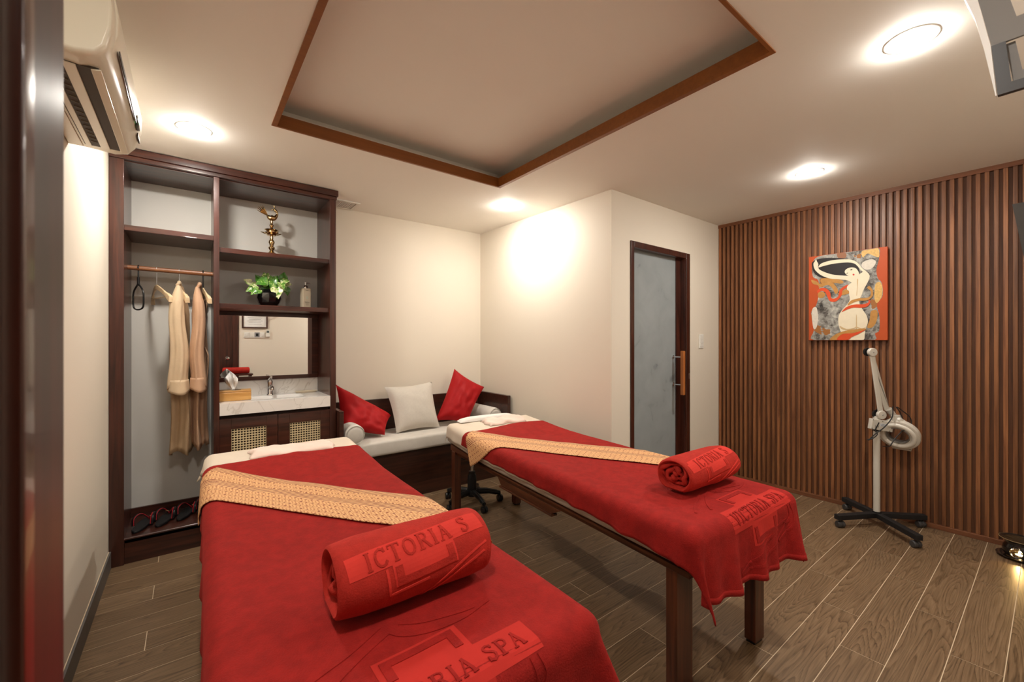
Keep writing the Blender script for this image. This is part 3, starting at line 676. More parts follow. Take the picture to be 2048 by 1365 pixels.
def robe(name_label, x, z_top, z_cuff, z_hem, mats, wtop, whem, depth, yoff, seed, sx=0):
    t = thing('bath_robe', name_label, 'robe', (x, RY+yoff, z_top), 0, 'robes on the rail')
    def loft(cx, cy, zt_, zb, w0, w1, d0, d1, n, amp, ph, sway=0, taper_top=.35):
        b = BM(); prev = None; rows = 30
        for i in range(rows+1):
            s = i/rows; z = zt_+(zb-zt_)*s
            e = min(1, taper_top+(1-taper_top)*(s/.16)**.8) if s < .16 else 1
            w_ = (w0+(w1-w0)*s)*e; d_ = (d0+(d1-d0)*s)*(e**.6)
            ring = []
            for k in range(n):
                a = 2*PI*k/n
                rp = 1+amp*min(1, s*1.6)*(math.sin(a*5+ph)+.5*math.sin(a*9+ph*2+s*3))+.03*noise.noise(Vector((math.cos(a)*2, math.sin(a)*2, z*7+seed)))
                ring.append(b.verts.new((cx+sway*s+.006*math.sin(s*9+ph)+w_*math.cos(a)*rp, cy+d_*math.sin(a)*rp, z+.018*s*s*math.sin(a*3+ph))))
            if prev:
                for k in range(n): b.faces.new((prev[k], prev[(k+1) % n], ring[(k+1) % n], ring[k]))
            else: b.faces.new(ring[::-1])
            prev = ring
        return b
    obj('robe_body', loft(0, .03, 0, z_hem-z_top, wtop, whem, depth*.8, depth, 72, .19, seed, sx), mats[1], t, smooth=True, world=False, solid=.002)
    sl = obj('sleeve', loft(-.008, -.115, -.01, z_cuff-z_top, wtop*.85, wtop*1.12, .045, .06, 48, .10, seed+1, sx*.5, .3), mats[0], t, smooth=True, world=False, solid=.002)
    cz = z_cuff-z_top
    b = BM(); n = 40; prev = None
    for i in range(7):
        s = i/6; ring = []
        for k in range(n):
            a = 2*PI*k/n; fl_ = 1.04+.10*s
            ring.append(b.verts.new((-.008+sx*.5+wtop*1.12*math.cos(a)*fl_*(1+.04*math.sin(5*a+seed)), -.115+.062*math.sin(a)*fl_, cz+.062-.085*s+.012*s*math.sin(a*2+1))))
        if prev:
            for k in range(n): b.faces.new((prev[k], prev[(k+1) % n], ring[(k+1) % n], ring[k]))
        prev = ring
    obj('cuff', b, mats[0], sl, smooth=True, world=False, solid=.002)
    sl2 = obj('sleeve', loft(.012, .13, -.02, z_cuff-z_top+.05, wtop*.8, wtop*.9, .04, .05, 32, .06, seed+3, sx*.5, .3), mats[0], t, smooth=True, world=False, solid=.002)
    obj('collar', T(smoothpath([(-.01, -.11, -.005), (0, -.06, .012), (0, 0, .02), (.004, .06, .008), (.006, .11, -.01)], 5), [.008]*6+[.012]*9+[.008]*6, n=10, sy=1.3), mats[0], t, smooth=True, world=False)
    obj('belt', T(smoothpath([(wtop*.6, -.06, -.40), (wtop*1.3, -.07, -.47), (wtop*1.25, -.06, -.58), (wtop*1.0, -.05, -.66)], 5), [.008]*16, n=8, sy=.4), mats[1], t, smooth=True, world=False)
robe('cream satin robe with wide cuffs, left robe on the rail', -.055, 1.722, 1.035, .60, (M_['robe1'], M_['robe1d']), .045, .062, .11, .0, 1.0, .012)
robe('peach satin robe, right robe on the rail beside the divider', .055, 1.722, 1.045, .63, (M_['robe2'], M_['robe2']), .036, .045, .11, .0, 4.0, .0)

# slippers
def slipper(x, y, rz, label, side):
    t = thing('flip_flop', label, 'slipper', (x, y, .1555), rz, 'flip-flops in the cabinet base')
    def outline(k, o=0):
        s = k
        return s
    n = 28; P = []
    for k in range(n):
        a = 2*PI*k/n; yy = .128*math.sin(a); q = math.sin(a)
        wd = .045+.008*q-.010*math.exp(-((q+.15)/.35)**2)
        P.append((wd*math.cos(a)*(1 if abs(q) < .98 else .9)+side*.006*q, yy))
    b = BM(); prism(b, P, .0, .014); so = obj('sole', b, M_['black'], t, world=False, bevel=.003)
    b = BM(); prism(b, [(p[0]*.93, p[1]*.96) for p in P], .014, .0155); obj('footbed', b, M_['blackm'], so, world=False)
    toe = Vector((side*.008, .078, .015)); 
    for s in (-1, 1):
        e = Vector((s*.046, -.02, .012))
        path = smoothpath([toe, toe*.6+e*.4+Vector((s*.014, .012, .048)), e+Vector((0, .014, .044)), e], 6)
        st = obj('strap', T(path, [.009]*len(path), n=8, sy=.45), M_['black'], t, smooth=True, world=False)
        obj('strap_edging', T([p+Vector((-s*.004, -.007, .003)) for p in path], .0028, n=6), bpy.data.materials.get('red_edging') or plain('red_edging', srgb(170, 36, 44), .5), st, smooth=True, world=False)
    obj('gold_tag', Bx(-.012, .012, -.003, .003, 0, .003, Matrix.Translation(toe+Vector((side*.012+.006, -.024, .026))) @ Matrix.Rotation(rad(35*side), 4, 'Z')), bpy.data.materials.get('gold_tag') or plain('gold_tag', srgb(226, 200, 150), .3, .6), t, world=False)
slipper(-.235, 3.60, rad(-14), 'black flip-flop with red edging at the far left in the cabinet base', 1)
slipper(-.125, 3.625, rad(-20), 'black flip-flop with red edging, second from left in the cabinet base', -1)
slipper(-.015, 3.66, rad(-16), 'black flip-flop with red edging, third from left, under the robes', 1)
slipper(.085, 3.69, rad(-14), 'black flip-flop with red edging partly hidden behind the batik cloth end', -1)

# ================================================================== BENCH
t = thing('bench', 'dark wooden built-in bench with low back and right side panel', 'bench', (1.7, 3.6, 0))
obj('front_panel', Bx(.94, 2.47, 3.40, 3.42, 0, .395), M_['benchw'], t, bevel=.002)
obj('seat_board', Bx(.94, 2.47, 3.40, YB-.03, .395, .415), M_['benchw'], t, bevel=.002)
obj('backrest', Bx(.94, 2.47, YB-.032, YB-.004, .0, .815), M_['benchw'], t, bevel=.003)
obj('side_panel', Bx(2.472, 2.507, 3.28, YB-.012, 0, .812), M_['benchw'], t, bevel=.003)
obj('side_panel', Bx(.908, .94, 3.34, YB-.004, 0, .81), M_['benchw'], t, bevel=.003)
def rounded_slab(x0, x1, y0, y1, z0, z1, r=.03, n=5, crown=.006):
    b = BM(); rings = []
    def ring(ins, z, cr=0): return [b.verts.new((x, y, z)) for x, y, _ in rr((x0+x1)/2, (y0+y1)/2, (x1-x0)/2-ins, (y1-y0)/2-ins, max(.006, r-ins), z, 5)]
    R_ = []
    for i in range(n+1): a = PI/2*i/n; R_.append(ring(r*.8*(1-math.sin(a)), z0+r*.8*(1-math.cos(a))))
    for i in range(n+1): a = PI/2*i/n; R_.append(ring(r*.8*(1-math.cos(a)), z1-r*.8*(1-math.sin(a))))
    R_.append(ring(r*2.2, z1+crown))
    for a, c in zip(R_, R_[1:]):
        for k in range(len(a)): b.faces.new((a[k], a[(k+1) % len(a)], c[(k+1) % len(a)], c[k]))
    b.faces.new(R_[0][::-1]); b.faces.new(R_[-1])
    return b
tag(obj('seat_cushion', rounded_slab(.945, 2.468, 3.335, 3.80, .4155, .535), M_['seat'], smooth=True), 'long pale grey seat cushion on the dark bench', 'cushion')
def bolster(name, label, x, y0, y1, z, r):
    t = thing(name, label, 'bolster', (x, (y0+y1)/2, z-r))
    prof = [(0, .0), (r*.55, -.004), (r*.86, .004), (r*.98, .02), (r, .05), (r*1.005, (y1-y0)/2), (r, y1-y0-.05), (r*.98, y1-y0-.02), (r*.86, y1-y0-.004), (r*.55, y1-y0+.004), (0, y1-y0)]
    obj('bolster_body', L(prof, (x, y0, z), n=36, axis=(0, 1, 0)), M_['seat'], t, smooth=True)
    obj('piping', L([(r*.87, 0), (r*.9, -.004), (r*.93, .002), (r*.9, .007)], (x, y0+.003, z), n=36, axis=(0, 1, 0)), M_['seat'], t, smooth=True)
bolster('bolster', 'pale round bolster at the left end of the bench, end facing out', 1.025, 3.33, 3.74, .535+.08, .078)
bolster('bolster', 'pale bolster along the right side panel of the bench', 2.385, 3.36, 3.77, .535+.08, .078)
def cushion(label, TL, TR, BR, BL, puff, m, group=None, n=22, dent=0, wr=.004, seed=0):
    TL, TR, BR, BL = map(Vector, (TL, TR, BR, BL))
    c = (TL+TR+BR+BL)/4
    nrm = (TR-TL).cross(BL-TL).normalized()
    if nrm.y > 0: nrm = -nrm
    b = BM(); G = [[], []]
    for side in (0, 1):
        for i in range(n+1):
            row = []
            for j in range(n+1):
                u, v = i/n*2-1, j/n*2-1
                if side and (abs(u) == 1 or abs(v) == 1): row.append(G[0][i][j]); continue
                # straight edges pulled in between the pointed corners
                uu = u*(1-.075*(1-v*v)); vv = v*(1-.075*(1-u*u))
                U, V = (uu+1)/2, (vv+1)/2
                p = (TL*(1-U)+TR*U)*(1-V)+(BL*(1-U)+BR*U)*V
                th = puff*((1-u**4)*(1-v**4))**.55*(.75+.25*(1-u*u)*(1-v*v))
                th += wr*noise.noise(Vector((u*3+seed, v*3, side*4.)))*2*(1-max(abs(u), abs(v))**3)
                if not side: th -= dent*math.exp(-((v+.95)/.4)**2-(u/.35)**2)
                row.append(b.verts.new(p+nrm*(th if side == 0 else -th)))
            G[side].append(row)
    for side in (0, 1):
        g = G[side]
        for i in range(n):
            for j in range(n): b.faces.new((g[i][j], g[i+1][j], g[i+1][j+1], g[i][j+1]))
    o = tag(obj('throw_pillow', b, m, smooth=True), label, 'cushion', group)
    # seam piping round the edge
    e = [G]
    return o
# in-plane corners of each cushion in the room
cushion('red velvet cushion slumped in the left corner of the bench by the cabinet', (.975, 3.70, .985), (1.435, 3.64, .685), (1.30, 3.44, .56), (.955, 3.50, .63), .085, M_['redcush'], 'red cushions', dent=.0, seed=1, wr=.012)
cushion('square beige linen cushion standing in the middle of the bench', (1.395, 3.70, .935), (1.865, 3.70, .955), (1.845, 3.50, .552), (1.425, 3.50, .548), .075, M_['linen'], seed=2, dent=.01)
cushion('red velvet cushion leaning in the right corner of the bench', (2.115, 3.70, 1.07), (2.41, 3.60, .875), (2.12, 3.46, .56), (1.83, 3.56, .60), .08, M_['redcush'], 'red cushions', seed=3, wr=.012)

# ================================================================== MASSAGE BEDS
class Bed:
    def __init__(s, cx, cy, ang, w_, l_, zt_):
        s.c = Vector((cx, cy)); s.ang = ang; s.w = w_; s.l = l_; s.zt = zt_; s.seed = cx*7; s.tuck = 0
        s.A = Vector((math.cos(ang), -math.sin(ang))); s.B = Vector((math.sin(ang), math.cos(ang)))
    def top(s, b): return s.zt+max(0, b-1.55)*.07
    def world(s, a, b, z): p = s.c+s.A*a+s.B*b; return Vector((p.x, p.y, z))
    def drape(s, a, b, off=0.0, flare=.06, rip=.17, corner=.30, rr_=.045, wr=1.0):
        r = rr_; ax = s.w/2-r; pa = max(-ax, min(ax, a)); pb = max(r, min(s.l-r, b))
        da, db = a-pa, b-pb; d = math.hypot(da, db)
        nz = wr*(.0035*noise.noise(Vector((a*3.1+s.seed, b*3.1, 1.)))+.002*noise.noise(Vector((a*9, b*7+s.seed, 4.))))
        zt_ = s.top(pb)
        if d < 1e-7: return s.world(a, b, zt_+off+nz)
        ua, ub = da/d, db/d
        if d < r*PI/2:
            th = d/r; out = (r+off)*math.sin(th); dz = -r*(1-math.cos(th))+off*math.cos(th)
            dz += nz*math.cos(th)
        else:
            t_ = d-r*PI/2; phi = math.atan2(abs(ub), abs(ua)); c2 = math.sin(2*phi)
            q = (pa*1.0+pb*1.0)*(1 if ua*ub >= 0 else -1)
            q = pb if abs(ub) < .02 else (pa if abs(ua) < .02 else pb+pa)
            ripv = rip*wr*t_*(.6*math.sin(q*23+s.seed)+.5*math.sin(q*41+1.3+s.seed))*(1-c2)
            cf = corner*t_*c2*(1+.6*math.cos(6*phi))
            tw = flare*t_+ripv+cf
            if db < 0: pa += (-1 if da > 0 else 1)*s.tuck*t_*c2
            out = r+off+max(0, tw); dz = -(r+t_*math.cos(min(.9, (flare+corner*c2)*.8)))
        return s.world(pa+ua*out, pb+ub*out, zt_+dz)
    def patch(s, f, n1, n2, off, uvf=None, **k):
        """f(i, j) -> flat cloth coordinates (a, b); returns the draped mesh"""
        b_ = BM(); uv = b_.loops.layers.uv.new('UVMap') if uvf else None
        g = [[b_.verts.new(s.drape(*f(i/n1, j/n2), off, **k)) for j in range(n2+1)] for i in range(n1+1)]
        for i in range(n1):
            for j in range(n2):
                fc = b_.faces.new((g[i][j], g[i+1][j], g[i+1][j+1], g[i][j+1]))
                if uv:
                    for lp, (p, q) in zip(fc.loops, ((i, j), (i+1, j), (i+1, j+1), (i, j+1))): lp[uv].uv = uvf(p/n1, q/n2)
        return b_
BED1 = Bed(.425, .70, rad(1.0), .80, 2.25, .66)
BED2 = Bed(1.80, .75, rad(5.0), .78, 2.17, .66); BED2.tuck = .26

def bed_frame(B, label, legs):
    t = thing('massage_table', label, 'massage table', (B.c.x+B.B.x*1.1, B.c.y+B.B.y*1.1, 0), -B.ang, 'massage tables')
    Mx = Matrix(((B.A.x, B.B.x, 0, B.c.x), (B.A.y, B.B.y, 0, B.c.y), (0, 0, 1, 0), (0, 0, 0, 1)))
    h = B.w/2
    for (a, b0, dx, dy) in legs:
        lg = obj('leg', Bx(a-dx/2, a+dx/2, b0-dy/2, b0+dy/2, .012, .498, Mx), M_['legw'], t, bevel=.004)
        obj('foot_pad', Bx(a-dx/2+.006, a+dx/2-.006, b0-dy/2+.006, b0+dy/2-.006, .0005, .012, Mx), M_['black'], lg)
    for sg in (-1, 1):
        ax = sg*(h-.05)
        obj('side_rail', Bx(ax-.012, ax+.012, .04, B.l-.06, .472, .5, Mx), M_['legwy'], t, bevel=.003)
        # shaped apron that carries the folding joint
        b_ = BM(); z0_, z1_ = .43, .472
        pts = [(.78, z1_), (.86, z0_), (1.38, z0_), (1.42, z1_)]
        M2 = Mx @ Matrix(((0, 0, 1, ax), (1, 0, 0, 0), (0, 1, 0, 0), (0, 0, 0, 1)))
        prism(b_, pts, -.012, .012, M2); obj('apron', b_, M_['legwy'], t, bevel=.002)
        obj('apron_edge', Bx(ax-.02, ax+.02, .85, 1.39, z0_-.012, z0_, Mx), M_['legwy'], t, bevel=.002)
    for bb in (.06, .7, 1.42, B.l-.09): obj('cross_rail', Bx(-h+.05, h-.05, bb-.012, bb+.012, .472, .498, Mx), M_['legwy'], t, bevel=.002)
    obj('deck', Bx(-h+.02, h-.02, .02, 1.5, .4985, .508, Mx), M_['legwy'], t)
    # mattress with its head end raised a little
    b_ = BM(); R_ = []; zb0 = .509
    def ring(bb, ins):
        zt_ = B.top(bb)-.011; zb = zb0+max(0, bb-1.55)*.07; w2 = h-.008-ins; r = .035; out = []
        for (sx, sz, a) in ((1,1,0),(-1,1,PI/2),(-1,-1,PI),(1,-1,PI*1.5)):
            for i in range(5):
                th = a+PI/2*i/4; out.append(Mx @ Vector((sx*(w2-r)+r*math.cos(th), bb, (zt_-ins-r if sz > 0 else zb+ins+r)+r*math.sin(th))))
        return [b_.verts.new(p) for p in out]
    for bb, ins in [(.012, .022), (.016, .01), (.028, .0)]+[(.1+.1*i, 0) for i in range(21) if .1+.1*i < B.l-.05]+[(B.l-.028, 0), (B.l-.016, .01), (B.l-.012, .022)]: R_.append(ring(bb, ins))
    for a, c in zip(R_, R_[1:]):
        for k in range(len(a)): b_.faces.new((a[k], a[(k+1) % len(a)], c[(k+1) % len(a)], c[k]))
    b_.faces.new(R_[0][::-1]); b_.faces.new(R_[-1])
    obj('mattress', b_, M_['matt'], t, smooth=True)
    # wedge boards that hold the head end up
    for sg in (-1, 1):
        ax = sg*(h-.03); M2 = Mx @ Matrix(((0, 0, 1, ax), (1, 0, 0, 0), (0, 1, 0, 0), (0, 0, 0, 1)))
        b_ = BM(); prism(b_, [(1.56, .5005), (B.l-.06, .5005), (B.l-.06, .5005+(B.l-.06-1.55)*.07+.005)], -.01, .01, M2); obj('head_wedge', b_, M_['legwy'], t)
    return t
bed_frame(BED1, 'massage table nearest the shelving cabinet, under the left red blanket', [(-.3, .12, .05, .1), (.3, .12, .05, .1), (-.3, 2.08, .05, .1), (.3, 2.08, .05, .1)])
bed_frame(BED2, 'massage table by the slatted wall side, wooden legs and white mattress edge visible', [(-.30, .12, .1, .05), (.21, .10, .075, .05), (-.345, 2.06, .055, .06), (.17, 2.0, .055, .06)])

# --- emblem pieces drawn in flat cloth coordinates -----------------------------------
GLY = {  # strokes as polylines with widths; thin, thick and serif strokes of a roman capital (height 1)
 'V': (.78, [([(.10,1),(.40,0)], .17), ([(.70,1),(.42,0)], .08), ([(0,.97),(.26,.97)], .06), ([(.56,.97),(.82,.97)], .06)]),
 'I': (.36, [([(.18,1),(.18,0)], .16), ([(.02,.97),(.34,.97)], .06), ([(.02,.03),(.34,.03)], .06)]),
 'C': (.78, [([(.70,.74),(.60,.90),(.42,.96),(.22,.86),(.11,.66),(.09,.46),(.14,.24),(.28,.08),(.46,.03),(.62,.10),(.73,.25)], .13), ([(.70,.99),(.70,.72)], .05)]),
 'T': (.74, [([(.37,1),(.37,0)], .16), ([(.03,.96),(.71,.96)], .08), ([(.03,.98),(.03,.76)], .06), ([(.71,.98),(.71,.76)], .06), ([(.2,.03),(.54,.03)], .06)]),
 'O': (.84, [([(.42,.96),(.22,.88),(.10,.68),(.09,.5),(.10,.32),(.22,.12),(.42,.04),(.62,.12),(.74,.32),(.75,.5),(.74,.68),(.62,.88),(.42,.96)], .13)]),
 'R': (.82, [([(.18,1),(.18,0)], .16), ([(.18,.95),(.45,.95),(.6,.87),(.63,.74),(.58,.6),(.42,.52),(.2,.52)], .1), ([(.40,.52),(.72,.02)], .14), ([(0,.03),(.36,.03)], .06), ([(.02,.97),(.2,.97)], .06), ([(.62,.03),(.84,.03)], .06)]),
 'A': (.82, [([(.42,1),(.12,0)], .08), ([(.38,1),(.68,0)], .17), ([(.2,.34),(.58,.34)], .07), ([(0,.03),(.26,.03)], .06), ([(.54,.03),(.84,.03)], .06)]),
 'S': (.64, [([(.54,.76),(.50,.90),(.34,.97),(.17,.92),(.10,.78),(.16,.64),(.32,.54),(.48,.44),(.56,.28),(.50,.12),(.32,.03),(.16,.08),(.08,.24)], .13), ([(.55,.97),(.55,.74)], .05), ([(.07,.28),(.07,.02)], .05)]),
 'P': (.70, [([(.18,1),(.18,0)], .16), ([(.18,.95),(.45,.95),(.6,.86),(.64,.7),(.58,.54),(.42,.46),(.2,.46)], .11), ([(0,.03),(.36,.03)], .06), ([(.02,.97),(.2,.97)], .06)]),
 ' ': (.45, [])}
def stroke_quads(pts, wd, step):
    """a polyline as short quads (flat coordinates)"""
    out = []
    P = [Vector((p[0], p[1])) for p in pts]; Q = [P[0]]
    for a, c in zip(P, P[1:]):
        n = max(1, int((c-a).length/step))
        for i in range(1, n+1): Q.append(a+(c-a)*i/n)
    Lft, Rgt = [], []
    for i, p in enumerate(Q):
        d = Q[min(i+1, len(Q)-1)]-Q[max(i-1, 0)]; d.normalize(); nn = Vector((-d.y, d.x))*wd/2
        Lft.append(p+nn); Rgt.append(p-nn)
    for i in range(len(Q)-1): out.append((Lft[i], Lft[i+1], Rgt[i+1], Rgt[i]))
    return out
def text_quads(txt, height, x0, y0, ang=0, spacing=.10, stretch=1.0):
    out = []; x = 0
    for ch in txt:
        adv, st = GLY[ch]; one = []
        for pts, wd in st:
            one += stroke_quads([((x+p[0])*height*stretch, p[1]*height) for p in pts], wd*height, height*.2)
        x += adv+spacing
        if one: out.append(one)
    W = (x-spacing)*height*stretch; ca, sa = math.cos(ang), math.sin(ang)
    return [[[Vector((x0+(p.x-W/2)*ca-(p.y-height/2)*sa, y0+(p.x-W/2)*sa+(p.y-height/2)*ca)) for p in q] for q in one] for one in out]
def rect_quads(x0, x1, y0, y1, step=.02, ang=0, c=(0, 0)):
    nx = max(1, int((x1-x0)/step)); ny = max(1, int((y1-y0)/step)); out = []; ca, sa = math.cos(ang), math.sin(ang)
    R2 = lambda x, y: Vector((c[0]+x*ca-y*sa, c[1]+x*sa+y*ca))
    for i in range(nx):
        for j in range(ny):
            xa, xb = x0+(x1-x0)*i/nx, x0+(x1-x0)*(i+1)/nx; ya, yb = y0+(y1-y0)*j/ny, y0+(y1-y0)*(j+1)/ny
            out.append([R2(xa, ya), R2(xb, ya), R2(xb, yb), R2(xa, yb)])
    return out
def raise_quads(quads, mapf, off, thick):
    """flat quads -> small raised tiles that follow the cloth"""
    b_ = BM()
    for q in quads:
        top_ = [b_.verts.new(mapf(p.x, p.y, off+thick)) for p in q]; b_.faces.new(top_)
        bot = [b_.verts.new(mapf(p.x, p.y, off)) for p in q]
        for k in range(4): b_.faces.new((top_[k], bot[k], bot[(k+1) % 4], top_[(k+1) % 4]))
    bmesh.ops.remove_doubles(b_, verts=b_.verts, dist=2e-5)
    return b_
def arcline(cx, cy, rx, ry, a0, a1, n=22, ang=0):
    ca, sa = math.cos(ang), math.sin(ang); out = []
    for i in range(n+1):
        t_ = rad(a0+(a1-a0)*i/n); x, y_ = rx*math.cos(t_), ry*math.sin(t_); out.append((cx+x*ca-y_*sa, cy+x*sa+y_*ca))
    return out
def emblem(cx, cy, ang, sc=1.0):
    """returns (flat light areas, raised dark letters and bars, grooves)"""
    ca, sa = math.cos(ang), math.sin(ang); X = lambda pts: [(cx+sc*(x*ca-y_*sa), cy+sc*(x*sa+y_*ca)) for x, y_ in pts]
    light = []
    for q in ((-.23, .23, -.0425, .0425), (-.105, .095, -.125, -.0425), (-.105, .095, .0425, .125)):
        light += rect_quads(q[0]*sc, q[1]*sc, q[2]*sc, q[3]*sc, .016, ang, (cx, cy))
    dark = []
    for pts in ([(-.082, .055), (-.082, .106), (.07, .106), (.07, .055)], [(-.082, -.055), (-.082, -.106), (.07, -.106), (.07, -.055)]):
        dark.append(stroke_quads(X(pts[:2]), .02*sc, .012)+stroke_quads(X([(pts[1][0]-.01, pts[1][1]), (pts[2][0]+.01, pts[2][1])]), .02*sc, .012)+stroke_quads(X(pts[2:]), .02*sc, .012))
    gro = []
    S2 = lambda pts: [(p.x, p.y) for p in smoothpath([(x, y_, 0) for x, y_ in pts], 6)]
    for pts in (S2([(.215, .155), (.14, .158), (.05, .18), (-.005, .215)]), S2([(.215, .155), (.125, .135), (.05, .14), (-.01, .168), (-.035, .2)]), S2([(-.035, .2), (-.10, .168), (-.17, .125), (-.22, .08)]), S2([(-.047, .23), (-.133, .185), (-.22, .15), (-.30, .10)]),
                S2([(.19, -.045), (.195, -.09), (.165, -.12)]), S2([(.212, -.045), (.222, -.09), (.19, -.14), (.10, -.175)]),
                S2([(.165, -.10), (.09, -.11), (-.05, -.15), (-.20, -.215)]), S2([(.165, -.10), (.12, -.145), (-.02, -.19), (-.20, -.215)])):
        gro.append(stroke_quads(X(pts), .0105*sc, .012))
    return light, dark, gro

def blanket(B, label, a0, a1, b0, b1, emb, head_wave, skew=0, corner=.30, **kw2):
    t = thing('red_blanket', label, 'blanket', (B.c.x+B.B.x*1.0, B.c.y+B.B.y*1.0, B.zt), -B.ang, 'red blankets')
    def f(u, v):
        a = a0+(a1-a0)*u; b_ = b0+(b1+head_wave(a)-b0)*v
        return (a+skew*(1-v)**3*min(0, a)/abs(a0) if skew else a), b_
    kw = dict(corner=corner, **kw2)
    obj('blanket_cloth', B.patch(f, 86, 190, .009, **kw), M_['red'], t, smooth=True, solid=.006)
    cx_, cy_, an, sc = emb
    li, dk, gr = emblem(cx_, cy_, an, sc)
    mp = lambda x, y_, o: B.drape(x, y_, o, **kw)
    obj('flat_emblem', raise_quads(li, mp, .0092, .0006), M_['redflat'], t, smooth=False)
    for dq in dk: obj('emblem_bar', raise_quads(dq, mp, .0094, .0022), M_['red'], t)
    for lq in text_quads('VICTORIA SPA', .043*sc, cx_, cy_, an, .13, .98): obj('letter', raise_quads(lq, mp, .0094, .0022), M_['red'], t)
    for gq in gr: obj('swoosh_line', raise_quads(gq, mp, .0092, .0018), M_['red'], t)
    # hem band along the foot
    def hem(u, v): a = a0+(a1-a0)*u; return f(u, (.022*v)/(b1-b0))
    obj('hem', B.patch(hem, 86, 2, .0105, **kw), M_['red'], t, smooth=True, solid=.0015)
    return t
wave1 = lambda a: .02*math.sin(a*9+1)-.03*(a < -.3)*(-.3-a)*4
wave2 = lambda a: .035*math.sin(a*7+.5)
blanket(BED1, 'dark red velour blanket with lettering on the nearer left massage table', -.53, .52, -.29, 2.0, (-.02, .052, rad(1.5), 1.0), wave1, flare=.02, rip=.06)
blanket(BED2, 'dark red velour blanket with full lettering hanging off the right massage table', -.458, .46, -.24, 1.875, (.085, .022, rad(4), 1.0), wave2, skew=.055, corner=.14, rip=.20)

def sheet(B, label, a0, a1, b0, b1, corner=.42):
    def f(u, v): return a0+(a1-a0)*u, b0+(b1-b0)*v
    b_ = B.patch(f, 70, 120, .002, corner=corner, rip=.12)
    return tag(obj('bed_sheet', b_, M_['sheet'], smooth=True, solid=.0015), label, 'sheet', 'cream sheets')
sheet(BED1, 'cream sheet covering the head of the left massage table below the cabinet', -.49, .50, .03, 2.25+.10)
sheet(BED2, 'cream sheet gathered over the head of the right massage table by the bench', -.475, .475, .03, 2.17+.085, .10)

def runner(B, label, ang_d, n0, n1, s0, s1):
    d = Vector((math.cos(ang_d), math.sin(ang_d))); nn = Vector((-d.y, d.x))
    if nn.y < 0: nn = -nn
    def f(u, v): s_ = s0+(s1-s0)*u; q = n0+(n1-n0)*v+.004*math.sin(s_*9); p = d*s_+nn*q; return p.x, p.y
    b_ = B.patch(f, 130, 20, .0165, uvf=lambda u, v: (u*(s1-s0), v*(n1-n0)), corner=.1, rip=.04)
    return tag(obj('batik_runner', b_, M_['batik'], smooth=True, solid=.0015), label, 'table runner', 'batik runners')
runner(BED1, 'gold and rust batik cloth laid diagonally across the left red blanket', math.atan2(-.8, .6), .59, .875, -1.74, -.17)
runner(BED2, 'gold and rust batik cloth laid diagonally across the right red blanket', math.atan2(-.83, .557), .475, .755, -1.70, -.12)

